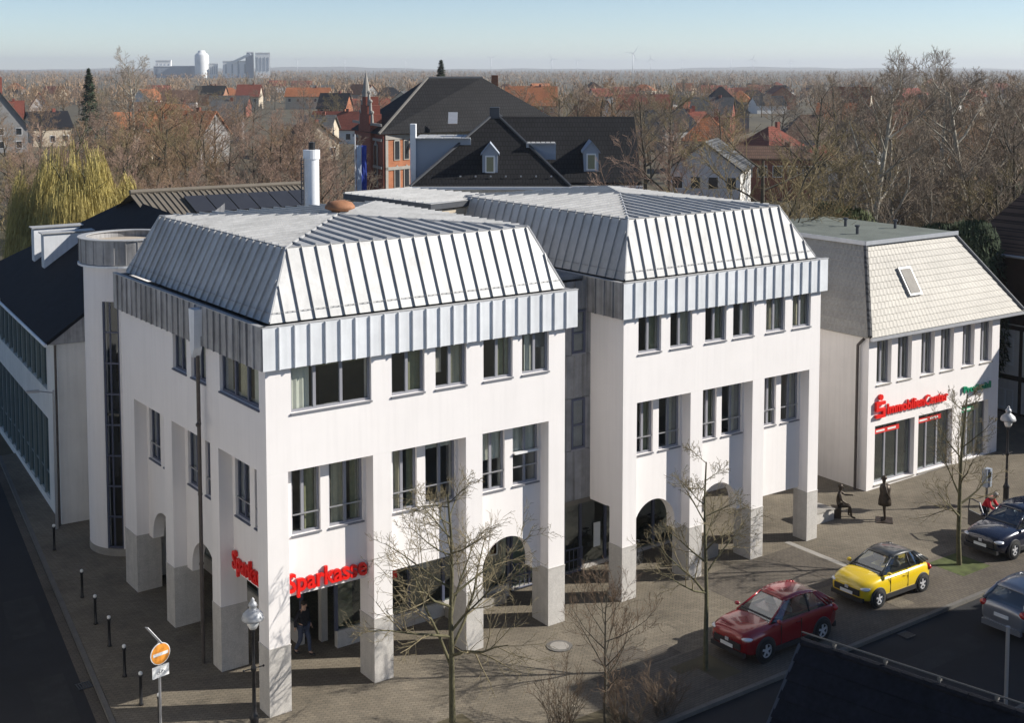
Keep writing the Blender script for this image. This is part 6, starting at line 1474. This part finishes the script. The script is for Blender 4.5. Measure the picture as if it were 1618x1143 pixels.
b = MB(); rr = 11*DF/FPX; hh = top_h(88, DF); b.lathe([(rr, 0), (rr, hh), (rr*.8, hh+4), (rr*.55, hh+5), (rr*.5, top_h(80, DF)), (0, top_h(80, DF)+1)], n=24); b.build('shell', MT['concrete'], t, True, True)
b = MB(); b.box(-rr*1.6, -2, 0, -rr*.9, 10, hh*.55); b.build('lift_shaft', MT['plant_grey'], t, False, True)
fbox('factory_hall', 'long blue-grey factory hall left of the white silo tower', 243, 307, 105, 118, 'plant_grey')
fbox('factory_hall', 'white domed factory shed at the left end of the plant', 246, 270, 96, 105, 'concrete', 30)
fbox('factory_hall', 'low pale factory block right of the silo tower', 331, 344, 101, 112, 'concrete', 30)
fbox('factory_hall', 'stepped pale factory building with the conveyor', 352, 392, 97, 112, 'concrete', 40)
fbox('factory_hall', 'tall white cubic factory tower at the right end of the plant', 404, 427, 84, 112, 'concrete', 30)
fbox('factory_hall', 'small conveyor head house high above the plant', 390, 401, 83, 92, 'plant_grey', 12)
c0, c1 = at(368, 98, DF), at(396, 85, DF); cv = thing('conveyor', 'slanted conveyor bridge rising to the head house of the plant', 'conveyor', c0)
b = MB(); b.obox((c0+c1)/2, (c1-c0).normalized(), _fw, (c1-c0).normalized().cross(_fw), (c1-c0).length/2, 3, 2); b.build('gallery', MT['concrete'], cv)
b = MB()
for f in (.3, .75): p = c0.lerp(c1, f); b.tube((p.x, p.y, 0), p, 1.2, 1.2, 6)
b.build('leg', MT['plant_grey'], cv)
# ================================================================== wind turbines
tm = MB(); tm.tube((0, 0, 0), (0, 0, 100), 2.6, 1.5, 10); tme = tm.mesh('tower', MT['turbine'], True)
tm = MB(); tm.box(-2, -5, 99, 2, 7, 103); nme = tm.mesh('nacelle', MT['turbine'])
tm = MB(); tm.add([(-.6, 0, 0), (.6, 0, 0), (1.9, 0, 9), (.35, 0, 45), (-.25, 0, 45), (-1.2, 0, 9), (0, .8, 0), (.2, .7, 9)], [(0,1,2,7,5),(5,7,2,3,4),(6,0,5,7),(1,6,7,2)]); blm = tm.mesh('blade', MT['turbine'])
for i, (x, yh, D) in enumerate(((1000, 84, 8200), (872, 93, 9500), (776, 92, 10500), (545, 94, 9800), (1155, 92, 9800), (1190, 93, 10200), (1028, 93, 11000), (640, 95, 11000), (470, 95, 11000), (1078, 95, 11500), (912, 96, 11500), (1250, 96, 12000))):
    D *= .5; c = at(x, 107, D); h_ = top_h(yh, D)
    t = thing('wind_turbine', 'nearest and largest wind turbine on the horizon' if i == 0 else 'small distant wind turbine on the horizon', 'turbine', (c.x, c.y, 0), RZV+rad(R.uniform(-30, 30)), 'wind turbines on the horizon'); s = h_/101; t.scale = (s, s, s)
    for nm, me in (('tower', tme), ('nacelle', nme)):
        o = bpy.data.objects.new(nm, me); COL.objects.link(o); o.parent = t
    a0 = R.uniform(0, 2)
    for k in range(3):
        o = bpy.data.objects.new('blade', blm); COL.objects.link(o); o.parent = t; o.location = (0, -6, 101); o.rotation_euler = (0, a0+k*2*PI/3, 0)
# ================================================================== far woods, hills
Rf = random.Random(5); mb = MB()
for i in range(7000):
    D = 560*(1+(Rf.random()**1.4)*8); x = Rf.uniform(-60, 1680)
    if math.sin(D*.011)+math.sin(D*.0043+x*.006)+.4*math.sin(x*.03) < -.5: continue
    c = at(x, 107, D); H = Rf.uniform(6, 12.5); w_ = Rf.uniform(2, 5)
    for k in range(24):
        a = Rf.uniform(0, 2*PI); f = Rf.random(); rr = w_*math.sqrt(Rf.random())*(1-.6*f*f); p = Vector((c.x, c.y, .8)) + RIGHT*(rr*math.cos(a))+_fw*(rr*math.sin(a))+Vector((0, 0, H*f*.85))
        e = (RIGHT*Rf.uniform(-1, 1)+_fw*Rf.uniform(-1, 1)).normalized()*Rf.uniform(.08, .2)*(1+D/1500); u_ = Vector((Rf.uniform(-.6, .6), Rf.uniform(-.6, .6), 1)).normalized()*H*Rf.uniform(.12, .3)
        mb.add([p-e, p+e, p+u_], [(0,1,2)])
o = mb.build('far_woodland', MT['twig_brown']); tag(o, 'leafless woods and hedgerows filling the plain up to the horizon', 'woodland', kind='stuff')
hb = MB(); n = 160; P = []
for i in range(n+1):
    x = -500+2600*i/n; D = 9800; c = at(x, 107, D); hgt = 16+7*math.sin(i*.13)+5*math.sin(i*.31+1)+2.5*math.sin(i*1.1)
    d = (Vector((c.x, c.y, 0))-Vector((CAM.x, CAM.y, 0))).normalized()
    for (o_, z) in ((-2200, 0), (-900, hgt*.55), (0, hgt), (1500, hgt*.6), (2600, -5)): q = Vector((c.x, c.y, 0))+d*o_; P.append((q.x, q.y, z))
hb.add(P, [(5*i+k, 5*i+5+k, 5*i+6+k, 5*i+1+k) for i in range(n) for k in range(4)])
struct(hb.build('hills', MT['soil'], None, True))
# ================================================================== thin spring haze
hz = MB(); hz.box(-9500, -9500, -6, 14500, 14500, 118)
hm = bpy.data.materials.new('haze'); hm.use_nodes = True; hn = hm.node_tree
hn.nodes.remove(hn.nodes['Principled BSDF']); pv_ = hn.nodes.new('ShaderNodeVolumePrincipled')
pv_.inputs['Color'].default_value = (.86, .90, .95, 1); pv_.inputs['Density'].default_value = .00013; pv_.inputs['Anisotropy'].default_value = .2
hn.links.new(pv_.outputs[0], hn.nodes['Material Output'].inputs['Volume'])
ho = hz.build('haze', hm); tag(ho, 'thin pale spring haze lying over the plain and the town', 'haze', kind='stuff')
